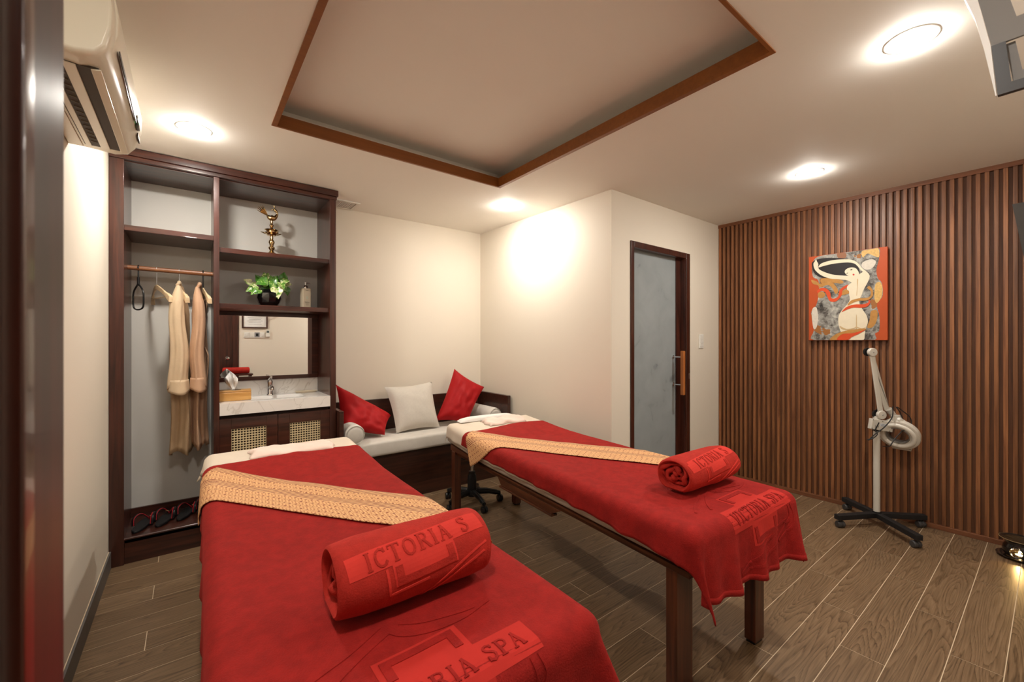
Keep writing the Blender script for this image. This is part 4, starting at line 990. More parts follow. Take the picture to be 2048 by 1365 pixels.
def towel_roll(B, label, a0, a1, bc, ry, rz_, yaw, txt, th, tphi, tlen, seed, rings=True):
    """rolled towel: a spiral sheet, lettering mapped round it"""
    zc = B.top(bc)+.0155+rz_
    c = B.world((a0+a1)/2, bc, zc); Lh = (a1-a0)/2
    t = thing('rolled_towel', label, 'towel', B.world((a0+a1)/2, bc, B.top(bc)+.015), -B.ang+yaw, 'rolled red towels')
    Mx = Matrix.Translation(c) @ Matrix.Rotation(-B.ang+yaw, 4, 'Z')
    def pt(x, phi, off):
        e = abs(x)/Lh; rs = 1-.09*max(0, e-.72)**1.2*6*.5
        k = 1+.018*noise.noise(Vector((x*9+seed, math.cos(phi)*1.5, math.sin(phi)*1.5)))+.02*math.sin(x*22+phi*2+seed)*.5
        y_, z_ = (ry*rs*k+off)*math.cos(phi), (rz_*rs*k+off)*math.sin(phi)
        if z_ < -rz_*.82: z_ = -rz_*.82+(z_+rz_*.82)*.15
        return Mx @ Vector((x, y_, z_-.012*rz_))
    b_ = BM(); nx, n = 44, 72; rows = []
    for i in range(nx+1):
        x = -Lh+2*Lh*i/nx; rows.append([b_.verts.new(pt(x, 2*PI*k/n, 0)) for k in range(n)])
    for a, c2 in zip(rows, rows[1:]):
        for k in range(n): b_.faces.new((a[k], a[(k+1) % n], c2[(k+1) % n], c2[k]))
    # rounded lips, then turned in to a recess
    for sgn, row in ((-1, rows[0]), (1, rows[-1])):
        prev = row
        for (sc_, dx) in ((.97, .009), (.90, .013), (.82, .008), (.76, -.006), (.74, -.03)):
            cur = [b_.verts.new(Mx @ Vector(((Lh+dx)*sgn, ry*.93*sc_*math.cos(2*PI*k/n)*(1+.02*math.sin(5*k/n*PI*2+seed)), rz_*.93*sc_*max(-.86, math.sin(2*PI*k/n))-.012*rz_))) for k in range(n)]
            for k in range(n): b_.faces.new((prev[k], prev[(k+1) % n], cur[(k+1) % n], cur[k]))
            prev = cur
        b_.faces.new(prev)
    obj('outer_wrap', b_, M_['redroll'], t, smooth=True)
    # coiled folds seen in the ends
    for sgn in (-1, 1):
        pts = []; turns = 2.6; m = 96; rs = []
        for i in range(m):
            a = 2*PI*turns*i/m+seed; q = .74*(1-i/m)+.04
            wob = 1+.10*math.sin(a*3.3+seed)+.06*math.sin(a*7)
            pts.append(Mx @ Vector((sgn*(Lh-.012+.010*math.sin(a*2.3+seed)), ry*.93*q*math.cos(a)*wob, rz_*.93*q*math.sin(a)*wob)))
            rs.append(.010*(1+.3*math.sin(a*4)))
        obj('coiled_end', T(pts, rs, n=8), M_['redroll'], t, smooth=True)
    # flap edge running along the back near the base
    mp = lambda x, y_, o: pt(x, y_, o)
    # emblem on the roll: x runs along it, y_ is the angle
    def toang(quads, phi0):
        R = (ry+rz_)/2; return [[Vector((p.x, phi0-(-p.y)/R*1.0)) for p in q] for q in quads]
    # lettering reads from the foot side: up on the towel = growing angle from pi+... (towards the head of the bed)
    def place(quads):
        R = (ry+rz_)/2; res = []
        for q in quads:
            qq = []
            for p in q:
                qq.append(Vector((p.x, tphi-p.y/R)))
            if all(abs(v.x) < Lh*.985 for v in qq): res.append(qq)
        return res
    sl = rad(6)
    li = []
    for q in ((-tlen, tlen, -.5*th, .5*th), (-.085, .085, -.5*th-.062, -.5*th)): li += rect_quads(q[0]*1.0, q[1], q[2]*1.25 if q[2] == -.5*th else q[2], q[3]*1.25 if q[3] == .5*th else q[3], .01, sl)
    dk = [[]]
    X = lambda pts: [(x*math.cos(sl)-y_*math.sin(sl), x*math.sin(sl)+y_*math.cos(sl)) for x, y_ in pts]
    h2 = .5*th
    for pts in ([(-.07, -h2-.012), (-.07, -h2-.05)], [(-.08, -h2-.05), (.08, -h2-.05)], [(.07, -h2-.05), (.07, -h2-.012)]): dk[0] += stroke_quads(X(pts), .018, .01)
    gr = [stroke_quads(X([(-.1, -h2-.01), (-.1, -h2-.078), (.0, -h2-.072)]), .006, .01), stroke_quads(arcline(.12, -.125, .14, .045, 40, 200, 20, rad(30)), .006, .01), stroke_quads(arcline(.14, -.12, .12, .03, 30, 200, 20, rad(25)), .006, .01)]
    obj('flat_emblem', raise_quads(place(li), mp, .0006, .0006), M_['redrollflat'], t)
    for dq in dk: obj('emblem_bar', raise_quads(place(dq), mp, .001, .002), M_['redroll'], t)
    for gq in gr: obj('swoosh_line', raise_quads(place(gq), mp, .0004, .0018), M_['redrollflat'], t)
    for lq in text_quads(txt, th, 0, 0, sl, .16, .9):
        lq = place(lq)
        if len(lq) > 3: obj('letter', raise_quads(lq, mp, .001, .0022), M_['redroll'], t)
towel_roll(BED1, 'large rolled red towel with raised letters on the left massage table', -.15, .238, .372, .103, .088, rad(-1), 'ICTORIA S', .045, PI*1.5-PI*.78, .186, 1.0)
towel_roll(BED2, 'smaller rolled red towel on the far right massage table', -.115, .285, .285, .095, .078, rad(3), 'ICTORIA S', .045, PI*1.5-PI*.80, .196, 5.0)

# folded blush towels at the head ends
def soft_fold(name, label, B, outline, h, m, seed, off=.006, group=None, parts=True):
    """a soft folded cloth: outline in bed coordinates, two puffed halves meeting at a twist"""
    b_ = BM(); n = 26; rows = []
    (aL, bL), (aR, bR), w0, wm_, w1 = outline
    for i in range(n+1):
        s_ = i/n; a = aL+(aR-aL)*s_; bb = bL+(bR-bL)*s_
        wd = (w0*(1-s_)+w1*s_)*(1-.0)*(1-.45*math.exp(-((s_-.5)/.09)**2)*(wm_))
        row = []
        for j in range(13):
            q = j/12*2-1
            z = h*(1-q*q)**.5*(.75+.25*math.sin(s_*11+q*4+seed))*(1-.0*s_)+.006*noise.noise(Vector((s_*8+seed, q*3, 0)))
            e = min(1, s_/.06, (1-s_)/.06)**.5
            row.append(b_.verts.new(B.world(a+.01*math.sin(q*5+seed), bb+q*wd, B.top(bb+q*wd)+off+max(0, z)*e)))
        rows.append(row)
    for a, c in zip(rows, rows[1:]):
        for j in range(12): b_.faces.new((a[j], a[j+1], c[j+1], c[j]))
    # flat underside
    bl = [b_.verts.new(v.co.copy()) for v in rows[0]]
    border = rows[0]+[r[-1] for r in rows[1:]]+rows[-1][-2::-1]+[r[0] for r in rows[-2:0:-1]]
    return tag(obj(name, b_, m, smooth=True, solid=.003), label, 'towel', group)
soft_fold('folded_cloth', 'blush pink folded cloth on the left table sheet, under the cabinet doors', BED1, ((-.19, 2.09), (.25, 2.07), .085, .4, .09), .03, M_['pink'], 2.)
soft_fold('folded_cloth', 'blush pink twisted cloth on the right table sheet beside the white wall', BED2, ((-.13, 1.99), (.22, 2.02), .075, .6, .10), .042, M_['pink'], 5.)
# soft white pillow at the end of the right table
def flat_pillow(B, label, a0, a1, b0, b1, h):
    b_ = BM(); n = 24; G = [[], []]
    for sd in (0, 1):
        for i in range(n+1):
            row = []
            for j in range(n+1):
                u, v = i/n*2-1, j/n*2-1
                if sd and (abs(u) == 1 or abs(v) == 1): row.append(G[0][i][j]); continue
                th = h*((1-u**4)*(1-v**4))**.5; a = (a0+a1)/2+(a1-a0)/2*u; bb = (b0+b1)/2+(b1-b0)/2*v
                z = B.top(bb)+.006+(th*(1+.1*noise.noise(Vector((u*4, v*4, 2)))) if not sd else 0)+.004
                row.append(b_.verts.new(B.world(a, bb, z-(.003 if sd else 0))))
            G[sd].append(row)
    for g in G:
        for i in range(n):
            for j in range(n): b_.faces.new((g[i][j], g[i+1][j], g[i+1][j+1], g[i][j+1]))
    return tag(obj('flat_pillow', b_, M_['whitep'], smooth=True), label, 'pillow')
flat_pillow(BED2, 'thin white pillow at the head edge of the right massage table', -.30, .22, 2.08, 2.15, .03)

# towel on a small stand by the entrance (seen in the mirror)
t = thing('side_stand', 'small dark wooden stand by the entrance, outside the direct view', 'stand', (.57, -.17, 0))
obj('stand_top', Bx(.37, .79, -.27, -.07, .815, .84), M_['mahogx'], t, bevel=.003)
for a_ in (.39, .76):
    for b_2 in (-.25, -.09): obj('leg', Bx(a_-.015, a_+.015, b_2-.012, b_2+.012, 0, .815), M_['mahog'], t, bevel=.002)
tag(obj('rolled_towel', L([(0, 0), (.03, -.004), (.046, .004), (.05, .02), (.05, .33), (.046, .346), (.03, .352), (0, .35)], (.40, -.17, .8905), n=32, axis=(1, 0, 0)), M_['redroll'], smooth=True), 'red rolled towel reflected in the vanity mirror', 'towel', 'rolled red towels')

# ================================================================== STOOL UNDER THE RIGHT TABLE
sx, sy = 1.865, 2.97
t = thing('rolling_stool', 'black five-star rolling stool under the head of the right massage table', 'stool', (sx, sy, 0))
obj('gas_lift', T([(sx, sy, .22), (sx, sy, .392)], .014, n=16), M_['chrome'], t, smooth=True)
obj('column', L([(0,.06),(.034,.06),(.036,.1),(.038,.2),(.034,.235),(.027,.245),(.027,.265),(0,.265)], (sx, sy, 0), n=24), M_['black'], t, smooth=True)
obj('seat', L([(0,.39),(.13,.39),(.155,.4),(.16,.42),(.152,.44),(.13,.452),(0,.455)], (sx, sy, 0), n=36), M_['black'], t, smooth=True)
hb = obj('hub', L([(0,.07),(.045,.072),(.05,.09),(.045,.115),(0,.118)], (sx, sy, 0), n=24), M_['black'], t, smooth=True)
for k in range(5):
    a = rad(-98+72*k); d = Vector((math.cos(a), math.sin(a), 0)); c = Vector((sx, sy, 0))
    lg = obj('base_leg', T(smoothpath([c+d*.03+Vector((0,0,.098)), c+d*.12+Vector((0,0,.094)), c+d*.2+Vector((0,0,.078)), c+d*.235+Vector((0,0,.068))], 4), [.026]*5+[.022]*4+[.018]*4, n=10, sx=.8), M_['black'], t, smooth=True)
    p = c+d*.235; s_ = Vector((-d.y, d.x, 0)); s_ = (s_*math.cos(k*1.3)+d*math.sin(k*1.3)).normalized()
    cs = obj('caster', T([p+s_*-.022+Vector((0,0,.0265)), p+s_*-.004+Vector((0,0,.0265))], .026, n=20), M_['black'], t, smooth=False, bevel=.003)
    obj('caster_wheel', T([p+s_*.004+Vector((0,0,.0265)), p+s_*.022+Vector((0,0,.0265))], .026, n=20), M_['black'], cs, bevel=.003)
    obj('caster_stem', T([p+Vector((0,0,.03)), p+Vector((0,0,.075))], .008, n=10), M_['black'], cs, smooth=True)

# ================================================================== MAGNIFYING LAMP
LX, LY = 4.0, .805
t = thing('magnifier_lamp', 'white magnifying lamp on a pole with black cross-shaped wheeled base', 'lamp', (LX, LY, 0))
LM = plain('lamp_enamel', srgb(206, 201, 190), .35, coat=.2)
feet = [(3.735, .955), (4.165, 1.02), (4.20, .60), (3.76, .56)]
for pair in ((0, 2), (1, 3)):
    A_, B_ = Vector((*feet[pair[0]], .075)), Vector((*feet[pair[1]], .075)); C_ = Vector((LX, LY, .075))
    for E_ in (A_, B_):
        d = (E_-C_); l_ = d.length; d.normalize(); E2 = E_+d*.03
        s_ = Vector((-d.y, d.x, 0))*.021; b_ = BM()
        vs8 = [b_.verts.new(p) for p in (C_-s_-Vector((0,0,.018)), E2-s_-Vector((0,0,.018)), E2+s_-Vector((0,0,.018)), C_+s_-Vector((0,0,.018)), C_-s_+Vector((0,0,.018)), E2-s_+Vector((0,0,.018)), E2+s_+Vector((0,0,.018)), C_+s_+Vector((0,0,.018)))]
        for f_ in ((3,2,1,0),(4,5,6,7),(0,1,5,4),(1,2,6,5),(2,3,7,6),(3,0,4,7)): b_.faces.new([vs8[i] for i in f_])
        arm = obj('base_arm', b_, M_['blackm'], t, bevel=.003)
        p = Vector((E_.x, E_.y, 0)); sd = Vector((.80, -.60, 0)); rr0 = .0235
        cs = obj('caster', L([(0,-.026),(rr0*.8,-.026),(rr0,-.02),(rr0,-.004),(rr0*.8,-.003),(rr0*.8,.003),(rr0,.004),(rr0,.02),(rr0*.8,.026),(0,.026)], p+Vector((0,0,rr0+.0005)), n=24, axis=sd), plain('caster_grey', srgb(62, 60, 60), .45) if not bpy.data.materials.get('caster_grey') else bpy.data.materials['caster_grey'], t, smooth=False, bevel=.002)
        obj('caster_stem', T([p+Vector((0,0,.03)), p+Vector((0,0,.06))], .009, n=10), M_['black'], cs, smooth=True)
obj('pole', T([(LX, LY, .09), (LX, LY, .715)], .0205, n=24), LM, t, smooth=True)
obj('pole_socket', T([(LX, LY, .06), (LX, LY, .10)], .026, n=24), M_['black'], t, smooth=True)
Rv = Vector((math.cos(YAW), -math.sin(YAW), 0)); Fv = Vector((math.sin(YAW), math.cos(YAW), 0)); Zv = Vector((0, 0, 1))
def at(p, r=0, z=0, f=0): return Vector(p)+Rv*r+Zv*z+Fv*f
P0 = Vector((LX, LY, .76)); CB = Vector((LX, LY, 0))
# control box
mb = Matrix(((Rv.x, Fv.x, 0, LX), (Rv.y, Fv.y, 0, LY), (0, 0, 1, 0), (0, 0, 0, 1)))
RB = mb @ Matrix.Translation((.045, 0, .845)) @ Matrix.Rotation(rad(-8), 4, 'Y').inverted()
RB = mb @ Matrix.Translation((.0, -.028, .738)) @ Matrix.Rotation(rad(9), 4, 'Y')
bx_ = obj('control_box', Bx(-.075, .085, -.016, .016, -.038, .038, RB), LM, t, bevel=.004)
obj('rating_label', Bx(-.012, .03, -.0172, -.0162, -.008, .014, RB), plain('label_blue', srgb(206, 214, 224), .4), bx_)
b_ = BM()
for i in range(3): box(b_, -.05+i*.012, -.0478+i*.012, -.0172, -.0162, -.02, -.006, RB)
for i in range(4): box(b_, -.008, .024-.008*(i % 2), -.0176, -.0172, -.005+i*.0045, -.0038+i*.0045, RB)
obj('print_marks', b_, plain('mark_grey', srgb(90, 88, 86), .5), bx_)
b_ = BM()
for sxx in (-.068, .0, .06):
    for szz in (-.031, .031): lathe(b_, [(0, 0), (.003, 0), (.003, .0015), (0, .002)], RB @ Vector((sxx, -.0162, szz)), n=8, axis=RB.to_3x3() @ Vector((0, -1, 0)))
obj('screws', b_, M_['black'], bx_)
# joints and the two parallel arms
J0 = at(P0, .0, .03); JT = Vector((4.0, .838, 1.268)); 
J0 = at((LX, LY, .812), .010, 0, -.012); JT = at((LX, LY, 1.268), -.056, 0, -.012); J2 = at((LX, LY, .828), .104, 0, .01)
def flatarm(p, q, w_, d_, n_='arm'):
    p, q = Vector(p), Vector(q); d = (q-p).normalized(); s_ = d.cross(Fv).normalized(); b_ = BM(); l_ = (q-p).length
    M3 = Matrix((s_, Fv, d)).transposed().to_4x4(); M3 = Matrix.Translation(p) @ M3
    return box(b_, -w_, w_, -d_, d_, 0, l_, M3)
a1 = obj('arm', flatarm(at(J0, 0, 0, -.012), at(JT, 0, 0, -.012), .0185, .006), LM, t, bevel=.005)
a2 = obj('arm', flatarm(at(J2, -.01, .01, .01), at(JT, .012, 0, .012), .0185, .006), LM, t, bevel=.005)
obj('arm_groove', flatarm(at(J2, -.006, .04, .003), at(JT, .012, -.05, .003), .0022, .002), plain('groove_grey', srgb(150, 146, 138), .5), a2)
fdir = -Fv
for (pp_, r_) in ((JT, .031), (J0, .031)):
    jd = obj('joint_disc', L([(0, -.006), (r_, -.006), (r_, .014), (r_*.9, .017), (0, .017)], at(pp_, 0, 0, -.01), n=30, axis=fdir), LM, t, smooth=False, bevel=.002)
    obj('joint_screw', L([(0, .017), (.005, .017), (.004, .02), (0, .02)], at(pp_, 0, 0, -.01), n=12, axis=fdir), M_['steel'], jd, smooth=True)
    obj('joint_washer', L([(0, -.016), (r_*.98, -.016), (r_*.98, -.006), (0, -.006)], at(pp_, -.012, .002, .0), n=28, axis=fdir), M_['black'], jd)
obj('swivel_neck', T([at((LX, LY, .70)), at((LX, LY, .76), .0), at(J0, -.014, -.012, .012)], [.024, .024, .02], n=16), LM, t, smooth=True)
obj('swivel_collar', L([(0,.69),(.024,.69),(.026,.696),(.024,.704),(0,.704)], CB, n=24), M_['blackm'], t, smooth=True)
# head: ring with a lens in it
HCn = at((LX, LY, .668), .118, .0, -.045); HCn.z = .672
cv = (Vector((0, 0, EYE))-HCn).normalized()
nrm = (cv*.70+(Rv*-.45+Zv*-.82)*.70).normalized()
R0 = .120
hd = obj('ring_housing', L([(R0*.53,.012),(R0*.56,.016),(R0*.9,.016),(R0*.99,.010),(R0*1.01,-.004),(R0*.98,-.024),(R0*.7,-.032),(R0*.53,-.022),(R0*.52,.0),(R0*.53,.012)], HCn, n=56, axis=nrm), LM, t, smooth=True)
ll_ = [HCn+nrm*.016]
fx_, fy_ = frame_to(nrm)
obj('ring_tube', T([HCn+nrm*.012+(fx_*math.cos(2*PI*k/48)+fy_*math.sin(2*PI*k/48))*R0*.74 for k in range(49)], .0165, n=10, cap=False), plain('tube_glass', srgb(226, 222, 212), .25, coat=.5), hd, smooth=True)
obj('lens_rim', L([(R0*.49,.012),(R0*.52,.02),(R0*.56,.016),(R0*.56,-.026),(R0*.49,-.026),(R0*.49,.012)], HCn, n=48, axis=nrm), plain('rim_grey', srgb(120, 116, 110), .4), hd, smooth=True)
obj('lens', L([(0,.008),(R0*.3,.005),(R0*.495,-.001),(R0*.495,-.006),(R0*.3,-.011),(0,-.013)], HCn, n=48, axis=nrm), plain('lens_glass', (.85, .87, .88, 1), .02, trans=1.0, ior=1.2), hd, smooth=True)
dwn = (-Zv-nrm*(-Zv).dot(nrm)).normalized(); sde = nrm.cross(dwn).normalized()
hp = HCn-nrm*.015
q = [hp+dwn*(R0*.97)+sde*.055, hp+dwn*(R0*1.13)+sde*.05, hp+dwn*(R0*1.13)-sde*.05, hp+dwn*(R0*.97)-sde*.055]
obj('handle', T(q, .0058, n=8), LM, hd, smooth=True)
up = -dwn; br0 = HCn+up*R0*.86-nrm*.02
obj('yoke', T([br0+sde*.04, br0+up*.02+sde*.02, at(J2, .01, -.03), br0+up*.02-sde*.02, br0-sde*.04], [.010, .012, .014, .012, .010], n=10), LM, t, smooth=True)
obj('yoke_plate', Bx(-.028, .028, -.012, .012, -.022, .026, Matrix.Translation(br0+up*.02) @ mb.to_3x3().to_4x4()), LM, t, bevel=.004)
obj('knob', L([(0,0),(.014,0),(.015,.012),(.011,.018),(0,.019)], br0+up*.015-Fv*.014, n=20, axis=fdir), M_['white'], t, smooth=True)
obj('arm_bracket', T([at(J2, -.01, .02), at(J2, .035, -.035)], [.022, .02], n=10), LM, t, smooth=True)
def cable(pts, f_, r_):
    obj('power_cable', T(smoothpath([at((LX, LY, z_), q_, 0, f_+.012*math.sin(k*1.7)) for k, (q_, z_) in enumerate(pts)], 7), r_, n=8), M_['black'], t, smooth=True)
cable([(-.035,.763),(-.05,.706),(-.05,.678),(-.092,.65),(-.117,.637)], -.06, .0036)
cable([(-.12,.637),(-.054,.685),(-.008,.732),(.04,.805),(.06,.88)], -.07, .0036)
cable([(.058,.88),(.1,.856),(.145,.81),(.145,.757),(.106,.714),(.049,.65),(-.003,.604),(-.05,.604)], -.1, .0034)
cable([(.058,.88),(.095,.843),(.112,.772),(.106,.712)], -.09, .0032)
cab4 = [at(J0, -.03, -.03, .01), at(J0, -.02, .02, .012), at(J0, .03, .05, .03), at(J2, -.02, .03, .03)]
obj('power_cable', T(smoothpath(cab4, 7), .003, n=8), M_['black'], t, smooth=True)

# ================================================================== OIL BURNER
ox, oy = 4.085, .135
t = thing('oil_burner', 'round black ceramic oil burner with lit tealight on the floor', 'oil burner', (ox, oy, 0))
GB = plain('black_glazed_clay', srgb(26, 21, 18), .18, coat=.5, noise_amt=.2, scale=30)
obj('saucer', L([(0,.0005),(.06,.0005),(.095,.008),(.104,.016),(.1,.018),(.06,.01),(0,.009)], (ox, oy, 0), n=40), GB, t, smooth=True)
# pot wall with a round opening towards the camera
vd = Vector((-ox, -oy, 0)).normalized(); vd = (Matrix.Rotation(rad(-14), 3, 'Z') @ vd)
b_ = BM(); n = 64; prf = [(.060,.0105),(.069,.02),(.0745,.032),(.0765,.044),(.0765,.052),(.0755,.060),(.074,.068),(.070,.078),(.066,.086),(.064,.094),(.068,.104),(.078,.112),(.088,.118)]
base_a = math.atan2(vd.y, vd.x); rows = []
for r, h_ in prf: rows.append([b_.verts.new((ox+r*math.cos(base_a+2*PI*k/n), oy+r*math.sin(base_a+2*PI*k/n), h_)) for k in range(n)])
for i in range(len(rows)-1):
    for k in range(n):
        kk = (k+.5) if k < n/2 else k+.5-n
        ang = 2*PI*kk/n*.076; zz = (prf[i][1]+prf[i+1][1])/2-.048
        if math.hypot(ang, zz) < .030: continue
        b_.faces.new((rows[i][k], rows[i][(k+1) % n], rows[i+1][(k+1) % n], rows[i+1][k]))
obj('burner_wall', b_, GB, t, smooth=True, solid=.005)
rimp = []
for k in range(33):
    a = 2*PI*k/32; yy = .030*math.cos(a); zz = .048+.030*math.sin(a); aa = base_a+yy/.076
    rimp.append(Vector((ox+.0765*math.cos(aa), oy+.0765*math.sin(aa), zz)))
obj('opening_rim', T(rimp, .0034, n=8, cap=False), GB, t, smooth=True)
bw = obj('oil_dish', L([(.088,.118),(.09,.121),(.087,.122),(.07,.113),(.055,.104),(.03,.099),(0,.098),(0,.094),(.03,.095),(.058,.1)], (ox, oy, 0), n=48), plain('brown_glaze', srgb(58, 44, 26), .15, coat=.6), t, smooth=True)
obj('rim_edge', T([Vector((ox+.089*math.cos(2*PI*k/48), oy+.089*math.sin(2*PI*k/48), .12)) for k in range(49)], .0018, n=6, cap=False), plain('rim_glaze', srgb(150, 128, 88), .25), bw, smooth=True)
tl = thing('tealight', 'lit white tealight candle inside the black oil burner', 'candle', (ox, oy, .0105))
cx_, cy_ = ox+vd.x*.018, oy+vd.y*.018
obj('cup', L([(0,.0105),(.019,.0105),(.0195,.026),(.0185,.026),(.0185,.013)], (cx_, cy_, 0), n=28), M_['steel'], tl, smooth=True)
obj('wax', L([(.0183,.012),(.0183,.0235),(0,.023)], (cx_, cy_, 0), n=24), plain('wax', srgb(250, 244, 226), .4), tl, smooth=True)
obj('wick', T([(cx_, cy_, .023), (cx_, cy_, .030)], .0008, n=6), M_['black'], tl)
obj('flame', L([(0,.028),(.003,.031),(.0042,.036),(.0034,.043),(.0014,.05),(0,.054)], (cx_, cy_, 0), n=16), plain('flame', (1, .62, .22, 1), .5, emit=900), tl, smooth=True)

# ================================================================== PAINTING ON THE SLATTED WALL
PX0 = SX-.001; pt_ = thing('painting', 'unframed canvas painting of a long-haired figure from behind on orange', 'painting', (PX0, 1.04, 1.355))
ya, yb_, za, zb_ = 1.298, .785, 1.356, 2.072
obj('canvas', Bx(PX0-.03, PX0, yb_, ya, za, zb_), plain('canvas_orange', srgb(180, 74, 26), .55, noise_amt=.12, scale=12, bump=.1), pt_, bevel=.002)
def uy(x):   # crop column -> y on the canvas (reading the photograph along the plane x = 4.22)
    u = 1560+x/5.25; a = (u-1024)/838; rx = math.sin(YAW)+math.cos(YAW)*a; ry_ = math.cos(YAW)-math.sin(YAW)*a
    return 4.218*ry_/rx
Y0_, Y1_ = uy(297), uy(1115)
def mapp(x, y_):
    s_ = (x-297)/818; tp = 275-95*s_; bt = 1148+7*s_
    return ya+(yb_-ya)*(uy(x)-Y0_)/(Y1_-Y0_), zb_-(zb_-za)*(y_-tp)/(bt-tp)
def smooth2(pts, n=4):
    m = len(pts); out = []
    for i in range(m):
        p0, p1, p2, p3 = [Vector((*pts[(i+k-1) % m], 0)) for k in range(4)]
        for k in range(n):
            t_ = k/n; v = .5*((2*p1)+(p2-p0)*t_+(2*p0-5*p1+4*p2-p3)*t_*t_+(3*p1-p0-3*p2+p3)*t_**3); out.append((v.x, v.y))
    return out
lay = [0]
def art(name, pts, m, sm=True):
    lay[0] += 1; xx = PX0-.0302-.00022*lay[0]
    b_ = BM(); P = smooth2(pts) if sm else pts
    from mathutils.geometry import tessellate_polygon
    Q = []
    for p in P:
        y_, z_ = mapp(*p); Q.append(Vector((xx, max(yb_+.002, min(ya-.002, y_)), max(za+.002, min(zb_-.002, z_)))))
    vf = [b_.verts.new(q) for q in Q]; vk = [b_.verts.new(q+Vector((.0002, 0, 0))) for q in Q]
    for tri in tessellate_polygon([Q]):
        try: b_.faces.new([vf[k] for k in tri])
        except ValueError: pass
    for k in range(len(Q)):
        try: b_.faces.new((vf[k], vf[(k+1) % len(Q)], vk[(k+1) % len(Q)], vk[k]))
        except ValueError: pass
    return obj(name, b_, m, pt_)
def collage():
    N = NT('collage_grey'); tc = N.n('ShaderNodeTexCoord'); n = N.n('ShaderNodeTexNoise'); n.inputs['Scale'].default_value = 16; n.inputs['Detail'].default_value = 6; n.inputs['Roughness'].default_value = .7; n.inputs['Distortion'].default_value = .5
    N.l(tc.outputs['Object'], n.inputs['Vector'])
    r = N.ramp([(.34, srgb(28, 26, 26)), (.42, srgb(86, 80, 74)), (.5, srgb(132, 130, 124)), (.6, srgb(160, 158, 150)), (.68, srgb(196, 190, 176))]); N.l(n.outputs['Fac'], r.inputs[0])
    n2 = N.n('ShaderNodeTexNoise'); n2.inputs['Scale'].default_value = 7; n2.inputs['Detail'].default_value = 4; N.l(tc.outputs['Object'], n2.inputs['Vector'])
    m = N.math('GREATER_THAN', n2.outputs['Fac'], .62); N.l(N.mix(m, r.outputs[0], srgb(150, 96, 44)), N.b.inputs['Base Color']); N.b.inputs['Roughness'].default_value = .6; N.bump(n.outputs['Fac'], .3, .001); return N.m
KG = collage()
ink_b = plain('paint_black', srgb(30, 25, 25), .5); skin = plain('paint_skin', srgb(222, 210, 184), .5, noise_amt=.06, scale=25); gold = plain('paint_gold', srgb(178, 128, 64), .5, noise_amt=.25, scale=45)
orn = plain('paint_orange', srgb(204, 72, 30), .5, noise_amt=.08, scale=20); red_ = plain('paint_red', srgb(190, 40, 36), .5); ochre = plain('paint_ochre', srgb(206, 166, 96), .5, noise_amt=.4, scale=70); shade = plain('paint_tan', srgb(196, 168, 124), .5)
art('collage_area', [(390,275),(560,245),(760,220),(900,205),(1025,196),(1030,290),(1000,420),(1015,510),(1055,560),(1065,690),(1005,780),(1030,900),(1030,1050),(985,1085),(985,1150),(760,1149),(345,1147),(350,1040),(322,860),(375,780),(405,640),(395,520),(340,480),(335,350)], KG)
art('ochre_patch', [(850,225),(960,205),(1020,200),(1025,290),(960,270),(905,250),(860,290)], ochre)
art('ochre_patch', [(990,570),(1050,560),(1060,680),(1010,765),(980,720)], ochre)
art('ochre_patch', [(945,850),(1010,850),(1000,960),(955,1020),(905,1020),(930,940)], gold)
art('ochre_patch', [(430,505),(560,500),(650,530),(640,560),(520,545),(440,560)], gold)
art('grey_patch', [(590,245),(680,240),(680,290),(610,295)], plain('paint_brown', srgb(140, 92, 62), .5))
art('pale_patch', [(860,340),(950,310),(995,340),(960,400),(900,420),(850,390)], plain('paint_pale', srgb(206, 198, 184), .5, noise_amt=.2, scale=60))
art('pale_patch', [(330,840),(375,800),(395,900),(380,1010),(345,1020)], bpy.data.materials['paint_pale'])
art('gold_ribbon', [(325,515),(375,530),(425,560),(520,540),(575,580),(605,640),(575,665),(545,610),(500,572),(430,590),(405,600),(395,575),(340,555)], gold)
art('gold_ribbon', [(600,665),(660,630),(720,610),(735,650),(690,672),(640,680)], gold)
art('gold_knot', [(395,655),(440,640),(470,670),(445,705),(400,700)], gold)
art('orange_ribbon', [(385,630),(425,602),(480,608),(520,650),(530,705),(562,715),(605,690),(618,630),(660,590),(708,572),(695,600),(650,632),(640,680),(600,732),(560,748),(515,738),(490,690),(470,648),(430,632),(392,655)], orn)
art('hair', [(330,350),(345,322),(390,300),(460,290),(560,290),(680,300),(770,335),(812,390),(828,440),(810,475),(760,482),(690,478),(600,476),(540,490),(450,497),(385,470),(345,425)], ink_b)
art('figure_body', [(740,480),(800,478),(870,440),(925,470),(928,505),(905,560),(872,620),(845,690),(825,730),(828,780),(862,840),(900,900),(912,965),(890,1035),(880,1090),(868,1149),(790,1149),(715,1149),(650,1105),(622,1040),(605,960),(612,890),(645,835),(700,775),(725,725),(718,680),(716,640),(696,622),(698,590),(730,560),(752,545),(745,510)], skin)
art('figure_arm', [(925,470),(875,450),(835,415),(800,375),(765,350),(700,340),(600,345),(520,357),(455,372),(405,386),(400,378),(430,345),(520,318),(620,307),(715,308),(775,325),(815,355),(850,400),(900,440)], skin)
art('figure_arm', [(375,303),(385,325),(398,352),(395,380),(410,408),(460,435),(540,462),(640,475),(740,482),(800,500),(770,560),(735,545),(690,525),(610,515),(520,505),(440,475),(390,440),(358,400),(347,350),(360,325)], skin)
art('figure_face', [(672,440),(688,410),(735,393),(782,400),(810,430),(820,465),(790,485),(735,485),(695,470)], skin)
art('lips', [(755,462),(768,460),(774,470),(764,478),(755,472)], red_)
art('brow', [(690,452),(706,444),(706,450),(694,458)], ink_b, False)
art('brow', [(730,415),(752,408),(750,420),(734,424)], ink_b, False)
